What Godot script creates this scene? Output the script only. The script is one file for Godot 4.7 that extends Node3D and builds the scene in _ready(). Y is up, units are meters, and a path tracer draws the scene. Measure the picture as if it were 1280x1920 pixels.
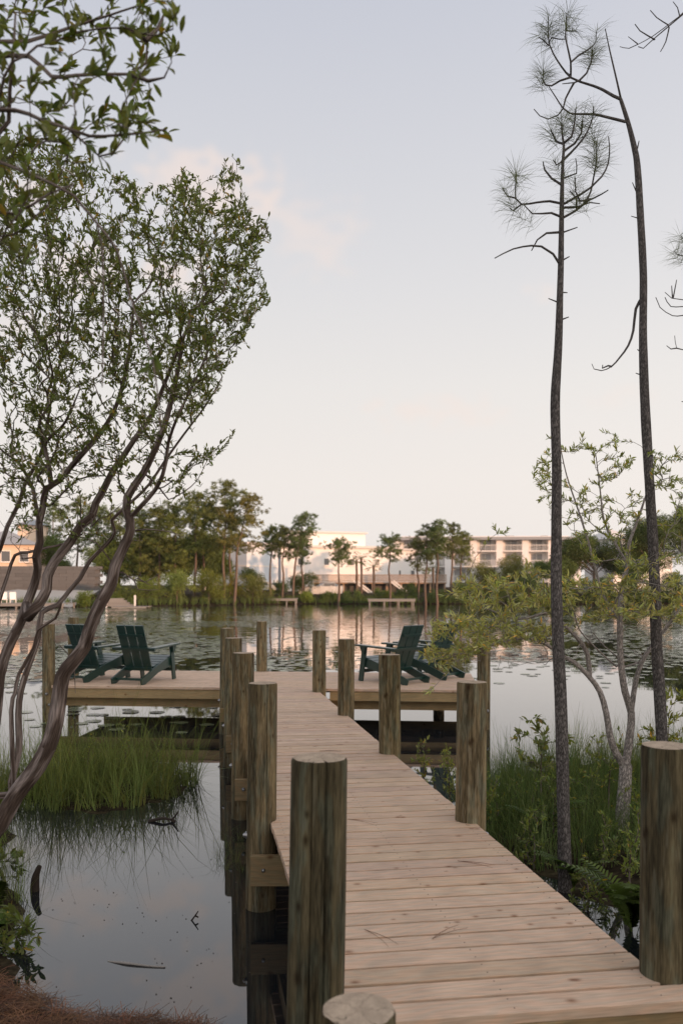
extends Node3D
# A wooden T-shaped dock with lounge chairs on a lily pond at dusk. y is up, metres; the camera stands at x = z = 0 and looks along -z.

const FOCAL := 1600.0       # pixels of the 1280 x 1920 photograph
const HORIZON := 1100.0     # its row of the horizon
const EYE := 2.12           # camera above the water (y = 0)
const DECK := 0.58          # top of the deck above the water

var rng := RandomNumberGenerator.new()
var noise := FastNoiseLite.new()
var M := {}
var taken := {}

# ---------------------------------------------------------------- mesh builder
class MB:
	var v := PackedVector3Array()
	var n := PackedVector3Array()
	var u := PackedVector2Array()
	var c := PackedColorArray()
	var i := PackedInt32Array()
	func vert(p: Vector3, nn: Vector3, uv: Vector2, col: Color) -> int:
		v.append(p); n.append(nn); u.append(uv); c.append(col)
		return v.size() - 1
	func tri(a: int, b: int, d: int) -> void:
		i.append(a); i.append(b); i.append(d)
	func face(pts: Array, col := Color.WHITE, uvs: Array = []) -> void:
		# flat polygon (fan)
		var nn: Vector3 = (pts[2] - pts[0]).cross(pts[1] - pts[0]).normalized()
		var s := v.size()
		for k in pts.size():
			vert(pts[k], nn, uvs[k] if uvs.size() else Vector2(pts[k].x, pts[k].z), col)
		for k in range(1, pts.size() - 1):
			tri(s, s + k, s + k + 1)
	func tube(pts: PackedVector3Array, rad: PackedFloat32Array, sides: int, col := Color.WHITE, lump := 0.0, ns: FastNoiseLite = null, base_cap := false) -> void:
		var m := pts.size()
		if m < 2: return
		var t: Vector3 = (pts[1] - pts[0]).normalized()
		var a: Vector3 = t.cross(Vector3.RIGHT if absf(t.x) < 0.8 else Vector3.UP).normalized()
		var along := 0.0
		var s := v.size()
		for k in m:
			var t2: Vector3 = (pts[mini(k + 1, m - 1)] - pts[maxi(k - 1, 0)]).normalized()
			a = (a - t2 * a.dot(t2)).normalized()
			var b := t2.cross(a)
			if k > 0: along += pts[k].distance_to(pts[k - 1])
			for q in sides + 1:
				var w := TAU * q / sides
				var d: Vector3 = a * cos(w) + b * sin(w)
				var r: float = rad[k]
				if lump > 0.0:
					var qq := q % sides
					var w2 := TAU * qq / sides
					r *= 1.0 + lump * ns.get_noise_3d(cos(w2) * 55.0, along * 90.0 + pts[0].x * 400.0, sin(w2) * 55.0)
				vert(pts[k] + d * r, d, Vector2(float(q) / sides, along), col)
		for k in m - 1:
			for q in sides:
				var e := s + k * (sides + 1) + q
				var f := e + sides + 1
				tri(e, f, e + 1); tri(e + 1, f, f + 1)
		var tip := vert(pts[m - 1] + (pts[m - 1] - pts[m - 2]).normalized() * rad[m - 1] * 0.5, (pts[m - 1] - pts[m - 2]).normalized(), Vector2(0.5, along), col)
		for q in sides:
			tri(s + (m - 1) * (sides + 1) + q, tip, s + (m - 1) * (sides + 1) + q + 1)
		if base_cap:
			var bt := vert(pts[0], (pts[0] - pts[1]).normalized(), Vector2(0.5, 0), col)
			for q in sides:
				tri(s + q, s + q + 1, bt)
	func prism(poly: PackedVector2Array, y0: float, y1: float, xf := Transform3D.IDENTITY, col := Color.WHITE, bev := 0.0, uv_off := Vector2.ZERO, uv_scale := Vector2.ONE) -> void:
		# convex polygon in x,z (counter-clockwise or not), from y0 up to y1, its top edge bevelled
		var m := poly.size()
		var cen := Vector2.ZERO
		for p in poly: cen += p
		cen /= m
		var inner := PackedVector2Array()
		for k in m:
			var p: Vector2 = poly[k]
			var e1: Vector2 = (poly[(k + 1) % m] - p).normalized()
			var e0: Vector2 = (p - poly[(k + m - 1) % m]).normalized()
			var n0 := Vector2(-e0.y, e0.x)
			var n1 := Vector2(-e1.y, e1.x)
			if n0.dot(cen - p) < 0: n0 = -n0
			if n1.dot(cen - p) < 0: n1 = -n1
			var bis := (n0 + n1)
			inner.append(p + bis * bev / maxf(0.3, 0.5 * bis.length_squared()))
		var top: Array = []
		var bot: Array = []
		var uvt: Array = []
		var uvb: Array = []
		for k in m:
			top.append(xf * Vector3(inner[k].x, y1, inner[k].y))
			uvt.append(uv_off + inner[k] * uv_scale)
			bot.append(xf * Vector3(poly[m - 1 - k].x, y0, poly[m - 1 - k].y))
			uvb.append(uv_off + poly[m - 1 - k] * uv_scale)
		var flip: bool = (top[2] - top[0]).cross(top[1] - top[0]).dot(xf.basis.y) < 0
		if flip:
			top.reverse(); bot.reverse(); uvt.reverse(); uvb.reverse()
		face(top, col, uvt)
		face(bot, col, uvb)
		for k in m:
			var k2 := (k + 1) % m
			var a0 := xf * Vector3(poly[k].x, y0, poly[k].y)
			var b0 := xf * Vector3(poly[k2].x, y0, poly[k2].y)
			var a1 := xf * Vector3(poly[k].x, y1 - bev, poly[k].y)
			var b1 := xf * Vector3(poly[k2].x, y1 - bev, poly[k2].y)
			var a2 := xf * Vector3(inner[k].x, y1, inner[k].y)
			var b2 := xf * Vector3(inner[k2].x, y1, inner[k2].y)
			var ua: Vector2 = uv_off + poly[k] * uv_scale
			var ub: Vector2 = uv_off + poly[k2] * uv_scale
			var dv := Vector2(0, (y1 - y0) * uv_scale.y)
			if absf(poly[k2].x - poly[k].x) < absf(poly[k2].y - poly[k].y): dv = Vector2((y1 - y0) * uv_scale.x * 0.1, 0)
			var quad: Array = [a0, a1, b1, b0]
			var uvq: Array = [ua + dv, ua, ub, ub + dv]
			var q2: Array = [a1, a2, b2, b1]
			var uv2: Array = [ua, ua, ub, ub]
			var out := xf.basis * Vector3((poly[k] + poly[k2]).x * 0.5 - cen.x, 0, (poly[k] + poly[k2]).y * 0.5 - cen.y)
			if (quad[2] - quad[0]).cross(quad[1] - quad[0]).dot(out) < 0:
				quad.reverse(); uvq.reverse(); q2.reverse(); uv2.reverse()
			face(quad, col, uvq)
			if bev > 0.0: face(q2, col, uv2)
	func box(size: Vector3, xf := Transform3D.IDENTITY, col := Color.WHITE, bev := 0.0, uv_off := Vector2.ZERO, uv_scale := Vector2.ONE) -> void:
		var h := size * 0.5
		prism(PackedVector2Array([Vector2(-h.x, -h.z), Vector2(h.x, -h.z), Vector2(h.x, h.z), Vector2(-h.x, h.z)]), -h.y, h.y, xf, col, bev, uv_off, uv_scale)
	func commit(m: Material) -> ArrayMesh:
		var a := []
		a.resize(Mesh.ARRAY_MAX)
		a[Mesh.ARRAY_VERTEX] = v
		a[Mesh.ARRAY_NORMAL] = n
		a[Mesh.ARRAY_TEX_UV] = u
		a[Mesh.ARRAY_COLOR] = c
		a[Mesh.ARRAY_INDEX] = i
		var am := ArrayMesh.new()
		am.add_surface_from_arrays(Mesh.PRIMITIVE_TRIANGLES, a)
		am.surface_set_material(0, m)
		return am

# ---------------------------------------------------------------- nodes, names, labels
func numbered(called: String) -> String:
	var k: int = taken.get(called, 0)
	taken[called] = k + 1
	return called if k == 0 else "%s_%03d" % [called, k]

func thing(called: String, label: String, category: String, at := Vector3.ZERO, turn := 0.0, group := "") -> Node3D:
	var o := Node3D.new()
	o.name = numbered(called)
	add_child(o)
	o.position = at
	o.rotation.y = turn
	o.set_meta("label", label)
	o.set_meta("category", category)
	if group: o.set_meta("group", group)
	return o

func tag(o: Node, label: String, category := "", group := "", kind := "") -> Node:
	o.set_meta("label", label)
	if category: o.set_meta("category", category)
	if group: o.set_meta("group", group)
	if kind: o.set_meta("kind", kind)
	return o

func put(called: String, mesh: Mesh, parent: Node = null, at := Vector3.ZERO) -> MeshInstance3D:
	var o := MeshInstance3D.new()
	o.mesh = mesh
	o.position = at
	if parent == null or parent == self:
		o.name = numbered(called)
		add_child(o)
	else:
		o.name = called
		parent.add_child(o, true)
	return o

func many(called: String, mesh: Mesh, xs: Array, cols: Array, parent: Node = null) -> MultiMeshInstance3D:
	var mm := MultiMesh.new()
	mm.transform_format = MultiMesh.TRANSFORM_3D
	mm.use_colors = true
	mm.mesh = mesh
	mm.instance_count = xs.size()
	var b := PackedFloat32Array()
	b.resize(xs.size() * 16)
	var k := 0
	for q in xs.size():
		var x: Transform3D = xs[q]
		var cc: Color = cols[q]
		b[k] = x.basis.x.x; b[k + 1] = x.basis.y.x; b[k + 2] = x.basis.z.x; b[k + 3] = x.origin.x
		b[k + 4] = x.basis.x.y; b[k + 5] = x.basis.y.y; b[k + 6] = x.basis.z.y; b[k + 7] = x.origin.y
		b[k + 8] = x.basis.x.z; b[k + 9] = x.basis.y.z; b[k + 10] = x.basis.z.z; b[k + 11] = x.origin.z
		b[k + 12] = cc.r; b[k + 13] = cc.g; b[k + 14] = cc.b; b[k + 15] = 1.0
		k += 16
	mm.buffer = b
	var o := MultiMeshInstance3D.new()
	o.multimesh = mm
	o.set_meta("kind", "stuff")
	if parent == null or parent == self:
		o.name = numbered(called)
		add_child(o)
	else:
		o.name = called
		parent.add_child(o, true)
	return o

# a point of the photograph at a given distance along the view axis
func P(px: float, py: float, d: float) -> Vector3:
	return Vector3((px - 640.0) / FOCAL * d, EYE - (py - HORIZON) / FOCAL * d, -d)

func rnd(a: float, b: float) -> float:
	return rng.randf_range(a, b)

func rdir() -> Vector3:
	return Vector3(rng.randfn(), rng.randfn(), rng.randfn()).normalized()

# y axis along d, z axis as close to f as can be
func aim(d: Vector3, f: Vector3, s := 1.0, at := Vector3.ZERO) -> Transform3D:
	var y := d.normalized()
	var x := y.cross(f)
	if x.length() < 1e-4: x = y.cross(Vector3(0.3, 0.2, 0.9))
	x = x.normalized()
	return Transform3D(Basis(x * s, y * s, x.cross(y) * s), at)

func smooth_path(pts: PackedVector3Array, step: float) -> PackedVector3Array:
	var out := PackedVector3Array()
	var m := pts.size()
	for k in m - 1:
		var p0: Vector3 = pts[maxi(k - 1, 0)]
		var p3: Vector3 = pts[mini(k + 2, m - 1)]
		var cnt := maxi(1, int(ceil(pts[k].distance_to(pts[k + 1]) / step)))
		for q in cnt:
			out.append(pts[k].cubic_interpolate(pts[k + 1], p0, p3, float(q) / cnt))
	out.append(pts[m - 1])
	return out

# ---------------------------------------------------------------- textures and materials
func lin(r: float, g: float, b: float) -> Color:
	return Color(r, g, b).linear_to_srgb()

func mat(called: String, col: Color, rough := 0.8, spec := 0.35, vc := true) -> StandardMaterial3D:
	var m := StandardMaterial3D.new()
	m.albedo_color = Color(col.r, col.g, col.b).linear_to_srgb()
	m.roughness = rough
	m.metallic_specular = spec
	m.vertex_color_use_as_albedo = vc
	M[called] = m
	return m

func leaf_mat(called: String, col: Color, through: float, rough := 0.5, spec := 0.35) -> StandardMaterial3D:
	var m := mat(called, col, rough, spec)
	m.backlight_enabled = true
	m.backlight = Color(through, through, through * 0.6)
	m.cull_mode = BaseMaterial3D.CULL_DISABLED
	return m

func picture(w: int, h: int, f: Callable) -> ImageTexture:
	var b := PackedByteArray()
	b.resize(w * h * 3)
	var k := 0
	for y in h:
		for x in w:
			var c: Color = f.call(float(x) / w, float(y) / h)
			b[k] = clampi(int(c.r * 255.0), 0, 255); b[k + 1] = clampi(int(c.g * 255.0), 0, 255); b[k + 2] = clampi(int(c.b * 255.0), 0, 255)
			k += 3
	var im := Image.create_from_data(w, h, false, Image.FORMAT_RGB8, b)
	im.generate_mipmaps()
	return ImageTexture.create_from_image(im)

func nz(x: float, y: float, z: float) -> float:
	return noise.get_noise_3d(x, y, z)

func make_materials() -> void:
	noise.seed = 11
	noise.noise_type = FastNoiseLite.TYPE_SIMPLEX_SMOOTH
	noise.frequency = 0.01
	noise.fractal_octaves = 3
	# plank: grain along u, one tile is 1.6 m by 1.2 m; knots here and there
	var knots: Array = []
	rng.seed = 5
	for k in 26: knots.append(Vector3(rng.randf(), rng.randf(), rnd(0.006, 0.016)))
	var plank := func(u: float, v: float) -> Color:
		var a := u * TAU
		var cx := cos(a) * 40.0
		var cz := sin(a) * 40.0
		var warp := nz(cx * 1.2, v * 400.0, cz * 1.2) * 1.0
		var ring := sin((v * 150.0 + warp * 9.0 + nz(cx * 0.5, v * 90.0, cz * 0.5) * 26.0))
		var fine := nz(cx * 3.5, v * 15000.0, cz * 3.5)
		var blot := nz(cx * 2.5 + 300.0, v * 260.0, cz * 2.5)
		var t := 0.91 + 0.022 * ring + 0.13 * fine + 0.06 * blot
		var c := Color(t, t * (0.985 - 0.02 * ring), t * (0.965 - 0.03 * ring))
		for kn: Vector3 in knots:
			var du := absf(u - kn.x)
			du = minf(du, 1.0 - du) * 1.6
			var dv := (v - kn.y) * 1.2
			var q := (du * du * 0.5 + dv * dv) / (kn.z * kn.z)
			if q < 4.0:
				var f := exp(-q * 1.3) * 0.55
				c = c.lerp(Color(0.42, 0.27, 0.17), f)
		return c
	var planktex := picture(512, 512, plank)
	var m := mat("plank", Color(0.66, 0.49, 0.37), 0.70, 0.4)
	m.albedo_texture = planktex
	m = mat("beam", Color(0.40, 0.30, 0.165), 0.78, 0.35)
	m.albedo_texture = planktex
	# round piling: streaks along v, one tile is the girth by 2 m
	var pile := func(u: float, v: float) -> Color:
		var a := u * TAU
		var cx := cos(a)
		var cz := sin(a)
		var streak := nz(cx * 420.0, v * 420.0, cz * 420.0)
		var fine := nz(cx * 1500.0, v * 2400.0, cz * 1500.0)
		var blot := nz(cx * 90.0 + 70.0, v * 330.0, cz * 90.0)
		var patch := nz(cx * 130.0, v * 700.0 + 900.0, cz * 130.0)
		var t := 0.76 + 0.20 * streak + 0.26 * fine + 0.30 * blot
		var c := Color(t, t * 0.93, t * 0.80)
		c = c.lerp(Color(t * 0.92, t * 1.02, t * 1.0), clampf(patch * 1.6, 0.0, 0.45))
		for kn: Vector3 in knots:
			var du := absf(u - kn.x)
			du = minf(du, 1.0 - du) * 0.62
			var dv := (v - kn.y) * 2.4
			var q := (du * du + dv * dv * 0.35) / (kn.z * kn.z)
			if q < 4.0: c = c.lerp(Color(0.30, 0.22, 0.15), exp(-q * 1.3) * 0.6)
		var pale := clampf(nz(cx * 260.0, v * 900.0 + 50.0, cz * 260.0) * 3.0 - 0.9, 0.0, 0.5)
		return c.lerp(Color(0.95, 0.93, 0.88), pale)
	m = mat("piling", Color(0.295, 0.262, 0.208), 0.85, 0.25)
	m.albedo_texture = picture(256, 512, pile)
	var endgrain := func(u: float, v: float) -> Color:
		var d := Vector2(u - 0.5, v - 0.5)
		var r := d.length()
		var t := 0.82 + 0.05 * sin(r * 190.0 + nz(u * 150.0, v * 150.0, 0) * 3.0) + 0.10 * nz(u * 2600.0, v * 2600.0, 5.0) + 0.12 * nz(u * 260.0, v * 260.0, 15.0)
		var w := absf(sin(atan2(d.y, d.x) * 2.5 + nz(u * 200.0, v * 200.0, 9.0) * 2.0))
		if w < 0.05 and r > 0.05: t *= 0.6
		return Color(t, t * 0.96, t * 0.90)
	m = mat("end_grain", Color(0.60, 0.52, 0.45), 0.9, 0.2)
	m.albedo_texture = picture(128, 128, endgrain)
	# bark
	var bark := func(u: float, v: float) -> Color:
		var a := u * TAU
		var cx := cos(a)
		var cz := sin(a)
		var plate := absf(nz(cx * 190.0, v * 1700.0, cz * 190.0))
		var fine := nz(cx * 900.0, v * 6000.0, cz * 900.0)
		var t := clampf(0.55 + plate * 0.9 + 0.28 * fine, 0.2, 1.0)
		return Color(t, t * 0.97, t * 0.94)
	var barktex := picture(128, 512, bark)
	for b in [["pine_bark", Color(0.19, 0.185, 0.19)], ["far_bark", Color(0.27, 0.22, 0.185)], ["grey_bark", Color(0.52, 0.50, 0.50)]]:
		m = mat(b[0], b[1], 0.9, 0.2)
		m.albedo_texture = barktex
	var smoothbark := func(u: float, v: float) -> Color:
		var a := u * TAU
		var cx := cos(a)
		var cz := sin(a)
		var blot := nz(cx * 80.0, v * 260.0, cz * 80.0)
		var fine := nz(cx * 700.0, v * 900.0, cz * 700.0)
		var t := 0.72 + 0.3 * fine
		var c := Color(t * 0.58, t * 0.51, t * 0.47)
		return c.lerp(Color(t, t * 0.94, t * 0.91), clampf(0.38 + blot * 2.2, 0.0, 1.0))
	m = mat("titi_bark", Color(0.50, 0.475, 0.465), 0.85, 0.25)
	m.albedo_texture = picture(128, 256, smoothbark)
	mat("screw_steel", Color(0.13, 0.10, 0.08), 0.6, 0.4)
	mat("driftwood", Color(0.27, 0.25, 0.23), 0.9, 0.2)
	mat("dead_wood", Color(0.035, 0.026, 0.02), 0.8, 0.3)
	leaf_mat("leaf", Color(0.175, 0.210, 0.085), 0.95)
	leaf_mat("lime_leaf", Color(0.43, 0.44, 0.20), 0.9, 0.45, 0.5)
	leaf_mat("needle", Color(0.13, 0.155, 0.065), 0.5)
	leaf_mat("far_needle", Color(0.13, 0.155, 0.065), 0.5, 0.7, 0.2)
	leaf_mat("far_leaf", Color(0.10, 0.13, 0.050), 0.5, 0.7, 0.2)
	leaf_mat("blade", Color(0.15, 0.19, 0.065), 0.6)
	leaf_mat("fern", Color(0.10, 0.15, 0.03), 0.5)
	leaf_mat("straw", Color(0.145, 0.068, 0.034), 0.2, 0.7)
	leaf_mat("bloom", Color(0.55, 0.50, 0.42), 0.3, 0.8)
	m = mat("pad", Color(0.16, 0.185, 0.11), 0.24, 0.71)
	mat("chair_paint", Color(0.009, 0.036, 0.029), 0.30, 0.6)
	mat("steel", Color(0.42, 0.42, 0.43), 0.38, 0.5).metallic = 0.9
	mat("white_wall", Color(0.82, 0.81, 0.80), 0.85, 0.3)
	mat("cream_wall", Color(0.70, 0.56, 0.44), 0.85, 0.3)
	mat("blue_wall", Color(0.60, 0.66, 0.72), 0.8, 0.3)
	mat("grey_roof", Color(0.30, 0.32, 0.34), 0.7, 0.3)
	mat("pale_roof", Color(0.62, 0.60, 0.59), 0.6, 0.4)
	mat("trim", Color(0.75, 0.74, 0.72), 0.7, 0.3)
	mat("far_wood", Color(0.36, 0.25, 0.17), 0.85, 0.2)
	mat("grey_wood", Color(0.25, 0.24, 0.225), 0.85, 0.2)
	mat("block_wall", Color(0.13, 0.13, 0.13), 0.9, 0.2)
	mat("sand", Color(0.50, 0.47, 0.43), 0.95, 0.1)
	mat("dark_glass", Color(0.10, 0.11, 0.12), 0.15, 0.5)
	mat("pale_glass", Color(0.34, 0.35, 0.36), 0.25, 0.5)
	mat("car_paint", Color(0.55, 0.57, 0.58), 0.25, 0.5)
	mat("rubber", Color(0.02, 0.02, 0.02), 0.8, 0.2)
	# ground: wet peat near the pond, grass behind; patches of matter
	var soil := func(u: float, v: float) -> Color:
		var a := nz(u * 900.0, v * 900.0, 3.0)
		var b := nz(u * 4200.0, v * 4200.0, 30.0)
		var t := 0.75 + 0.35 * a + 0.45 * b
		return Color(t, t * (0.95 + 0.1 * a), t * 0.9)
	m = mat("ground", Color(0.060, 0.052, 0.032), 0.95, 0.2)
	m.albedo_texture = picture(256, 256, soil)
	m.uv1_triplanar = true
	m.uv1_world_triplanar = true
	m.uv1_scale = Vector3(0.45, 0.45, 0.45)

# ---------------------------------------------------------------- leaf shapes
func leaf_mesh(m: Material, length: float, width: float, fold := 0.25, bend := 0.1) -> ArrayMesh:
	var b := MB.new()
	var rows := [[0.0, 0.08], [0.25, 0.75], [0.55, 1.0], [0.82, 0.62], [1.0, 0.0]]
	var s := 0
	for k in rows.size():
		var y: float = rows[k][0] * length
		var w: float = rows[k][1] * width * 0.5
		var z = -bend * length * rows[k][0] * rows[k][0]
		b.vert(Vector3(-w, y, z + w * fold * 2.0), Vector3(fold, 0.1, 1).normalized(), Vector2(0, rows[k][0]), Color.WHITE)
		b.vert(Vector3(0, y, z), Vector3(0, 0.1, 1).normalized(), Vector2(0.5, rows[k][0]), Color.WHITE)
		b.vert(Vector3(w, y, z + w * fold * 2.0), Vector3(-fold, 0.1, 1).normalized(), Vector2(1, rows[k][0]), Color.WHITE)
	for k in rows.size() - 1:
		s = k * 3
		for q in 2:
			b.tri(s + q, s + q + 3, s + q + 1)
			b.tri(s + q + 1, s + q + 3, s + q + 4)
	return b.commit(m)

func needle_mesh(m: Material, count: int, length: float, width: float, spread: float, droop: float) -> ArrayMesh:
	# needles round a shoot along y
	var b := MB.new()
	for k in count:
		var w := rnd(0, TAU)
		var up := rnd(-0.25, 1.0) * (1.0 - spread) + rnd(-0.15, 0.55) * spread
		var d := Vector3(cos(w), up * 1.4, sin(w)).normalized()
		var l := length * rnd(0.7, 1.1)
		var o := Vector3(0, rnd(-0.25, 0.15) * length, 0)
		var side := d.cross(rdir()).normalized() * width * 0.5
		var nn := side.cross(d).normalized()
		var mid := o + d * l * 0.5
		var end := o + d * l - Vector3(0, droop * l * rnd(0.5, 1.4), 0)
		var a0 := b.vert(o - side, nn, Vector2.ZERO, Color.WHITE)
		var a1 := b.vert(o + side, nn, Vector2.ZERO, Color.WHITE)
		var a2 := b.vert(mid - side, nn, Vector2.ZERO, Color.WHITE)
		var a3 := b.vert(mid + side, nn, Vector2.ZERO, Color.WHITE)
		var a4 := b.vert(end, nn, Vector2.ZERO, Color.WHITE)
		b.tri(a0, a2, a1); b.tri(a1, a2, a3); b.tri(a2, a4, a3)
	return b.commit(m)

func clump_mesh(m: Material, count: int, radius: float, leaf: float) -> ArrayMesh:
	var b := MB.new()
	for k in count:
		var p := rdir() * radius * pow(rng.randf(), 0.5)
		var d := (p.normalized() + rdir() * 0.8 + Vector3(0, 0.3, 0)).normalized()
		var side := d.cross(rdir()).normalized()
		var nn := side.cross(d).normalized()
		var l := leaf * rnd(0.7, 1.3)
		var a0 := b.vert(p, nn, Vector2.ZERO, Color.WHITE)
		var a1 := b.vert(p + d * l * 0.5 + side * l * 0.22, nn, Vector2.ZERO, Color.WHITE)
		var a2 := b.vert(p + d * l * 0.5 - side * l * 0.22, nn, Vector2.ZERO, Color.WHITE)
		var a3 := b.vert(p + d * l, nn, Vector2.ZERO, Color.WHITE)
		b.tri(a0, a2, a1); b.tri(a2, a3, a1)
	return b.commit(m)

func blade_tuft(m: Material, count: int, height: float, width: float, lean: float) -> ArrayMesh:
	var b := MB.new()
	for k in count:
		var w := rnd(0, TAU)
		var out := Vector3(cos(w), 0, sin(w))
		var h := height * rnd(0.55, 1.15)
		var o := out * rnd(0, 0.05) + Vector3(rnd(-0.03, 0.03), -0.03, rnd(-0.03, 0.03))
		var le := lean * rnd(0.2, 1.3)
		var side := out.cross(Vector3.UP).rotated(Vector3.UP, rnd(-0.8, 0.8))
		var nn := side.cross(Vector3.UP).normalized()
		var last := -1
		for s in 5:
			var t := s / 4.0
			var p := o + out * le * h * t * t + Vector3(0, h * (t - 0.28 * le * t * t), 0)
			var ww := width * 0.5 * (1.0 - t * 0.85)
			var a := b.vert(p - side * ww, nn, Vector2(0, t), Color.WHITE)
			b.vert(p + side * ww, nn, Vector2(1, t), Color.WHITE)
			if last >= 0:
				b.tri(last, a, last + 1); b.tri(last + 1, a, a + 1)
			last = a
	return b.commit(m)

# ---------------------------------------------------------------- branching
class Skel:
	var pos := PackedVector3Array()
	var par := PackedInt32Array()
	var plen := PackedFloat32Array()
	var fix := PackedFloat32Array()
	func add(p: Vector3, parent: int, r := 0.0) -> int:
		pos.append(p); par.append(parent); fix.append(r)
		plen.append(0.0 if parent < 0 else plen[parent] + p.distance_to(pos[parent]))
		return pos.size() - 1
	func nearest(p: Vector3) -> int:
		var best := -1
		var bd := 1e9
		for k in pos.size():
			var d := pos[k].distance_squared_to(p)
			if d < bd: bd = d; best = k
		return best

func stem(sk: Skel, pts: PackedVector3Array, r0: float, r1: float, join := false) -> void:
	var path := smooth_path(pts, 0.10)
	var prev := -1
	if join: prev = sk.nearest(path[0])
	for k in path.size():
		var t := float(k) / (path.size() - 1)
		prev = sk.add(path[k], prev, lerpf(r0, r1, t))

# join every target to the branch that reaches it at the least cost; returns [tip position, tip direction] pairs
func grow(sk: Skel, targets: Array, bf: float, seg: float, wig: float) -> Array:
	var order: Array = []
	for t: Vector3 in targets:
		var bd := 1e9
		for k in range(0, sk.pos.size(), 2):
			bd = minf(bd, sk.pos[k].distance_squared_to(t))
		order.append([bd, t])
	order.sort_custom(func(a, b): return a[0] < b[0])
	var tips: Array = []
	for o in order:
		var t: Vector3 = o[1]
		var best := 0
		var bc := 1e9
		for k in sk.pos.size():
			var dv := t - sk.pos[k]
			var cost := dv.length() * (1.0 if dv.y > -0.05 else 1.5) + bf * sk.plen[k]
			if cost < bc: bc = cost; best = k
		var p0 := sk.pos[best]
		var dist := p0.distance_to(t)
		if dist < 0.03: continue
		var dir := (t - p0).normalized()
		if sk.par[best] >= 0: dir = (dir + 0.9 * (p0 - sk.pos[sk.par[best]]).normalized()).normalized()
		var c := p0 + dir * dist * 0.5
		var cnt := clampi(int(ceil(dist / seg)), 1, 14)
		var prev := best
		for q in range(1, cnt + 1):
			var f := float(q) / cnt
			var p := p0.lerp(c, f).lerp(c.lerp(t, f), f)
			if q < cnt: p += rdir() * wig * dist / cnt
			prev = sk.add(p, prev)
		tips.append([sk.pos[prev], (sk.pos[prev] - sk.pos[sk.par[prev]]).normalized()])
	return tips

func branch_mesh(sk: Skel, m: Material, tip_r: float, power: float, lump := 0.0) -> ArrayMesh:
	var cnt := PackedInt32Array()
	var n := sk.pos.size()
	cnt.resize(n)
	var kids: Array = []
	kids.resize(n)
	for k in n: kids[k] = []
	for k in range(n - 1, -1, -1):
		if kids[k].is_empty(): cnt[k] += 1
		var p := sk.par[k]
		if p >= 0:
			cnt[p] += cnt[k]
			kids[p].append(k)
	var rad := PackedFloat32Array()
	rad.resize(n)
	for k in n:
		var r := tip_r * pow(cnt[k], power)
		if sk.fix[k] > 0.0: r = sk.fix[k]
		elif sk.par[k] >= 0: r = minf(r, rad[sk.par[k]] * 0.95)
		rad[k] = r
	var b := MB.new()
	var starts: Array = []
	for k in n:
		if sk.par[k] < 0: starts.append([k, -1])
	while starts.size():
		var s: Array = starts.pop_back()
		var pts := PackedVector3Array()
		var rr := PackedFloat32Array()
		if s[1] >= 0:
			pts.append(sk.pos[s[1]]); rr.append(minf(rad[s[1]], rad[s[0]] * 1.15))
		var k: int = s[0]
		while true:
			pts.append(sk.pos[k]); rr.append(rad[k])
			if kids[k].is_empty(): break
			var best: int = kids[k][0]
			for q: int in kids[k]:
				if cnt[q] + (100000 if sk.fix[q] > 0 else 0) > cnt[best] + (100000 if sk.fix[best] > 0 else 0): best = q
			for q: int in kids[k]:
				if q != best: starts.append([q, k])
			k = best
		var big := rr[0]
		b.tube(pts, rr, 12 if big > 0.025 else (7 if big > 0.008 else 4), Color.WHITE, lump if big > 0.02 else 0.0, noise)
	return b.commit(m)

# leaves on twig ends
func leaves_on(tips: Array, per: int, back: float, size: float, up: float, spread: float, tone: float) -> Array:
	var xs: Array = []
	var cs: Array = []
	for t in tips:
		var tone2 := rnd(1.0 - tone, 1.0 + tone)
		var dir: Vector3 = t[1]
		for k in per:
			var f := rng.randf()
			var o: Vector3 = t[0] - dir * back * f
			var w := rdir()
			w = (w - dir * w.dot(dir)).normalized()
			var d := (dir * (1.1 - f * 0.5) + w * spread + Vector3(0, up, 0)).normalized()
			xs.append(aim(d, (Vector3.UP + rdir() * 0.9), size * rnd(0.45, 1.25), o))
			var g := tone2 * rnd(0.65, 1.35)
			cs.append(Color(g * rnd(0.88, 1.2), g, g * rnd(0.7, 1.15)) if rng.randf() > 0.03 else Color(g * 2.2, g * 1.2, g * 0.7))
	return [xs, cs]

func in_poly(poly: PackedVector2Array, n: int, d0: float, d1: float, keep = null) -> Array:
	# points of an outline of the photograph spread over a depth of crown; the crown bulges in the middle
	var lo := poly[0]
	var hi := poly[0]
	for p in poly: lo = lo.min(p); hi = hi.max(p)
	var out: Array = []
	var guard := 0
	while out.size() < n and guard < n * 30:
		guard += 1
		var q := Vector2(rnd(lo.x, hi.x), rnd(lo.y, hi.y))
		if not Geometry2D.is_point_in_polygon(q, poly): continue
		if keep != null and rng.randf() > keep.call(q): continue
		out.append(P(q.x, q.y, rnd(d0, d1)))
	return out

# ---------------------------------------------------------------- setting
const SUN_FROM := Vector3(0.74, 0.085, 0.67)

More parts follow.
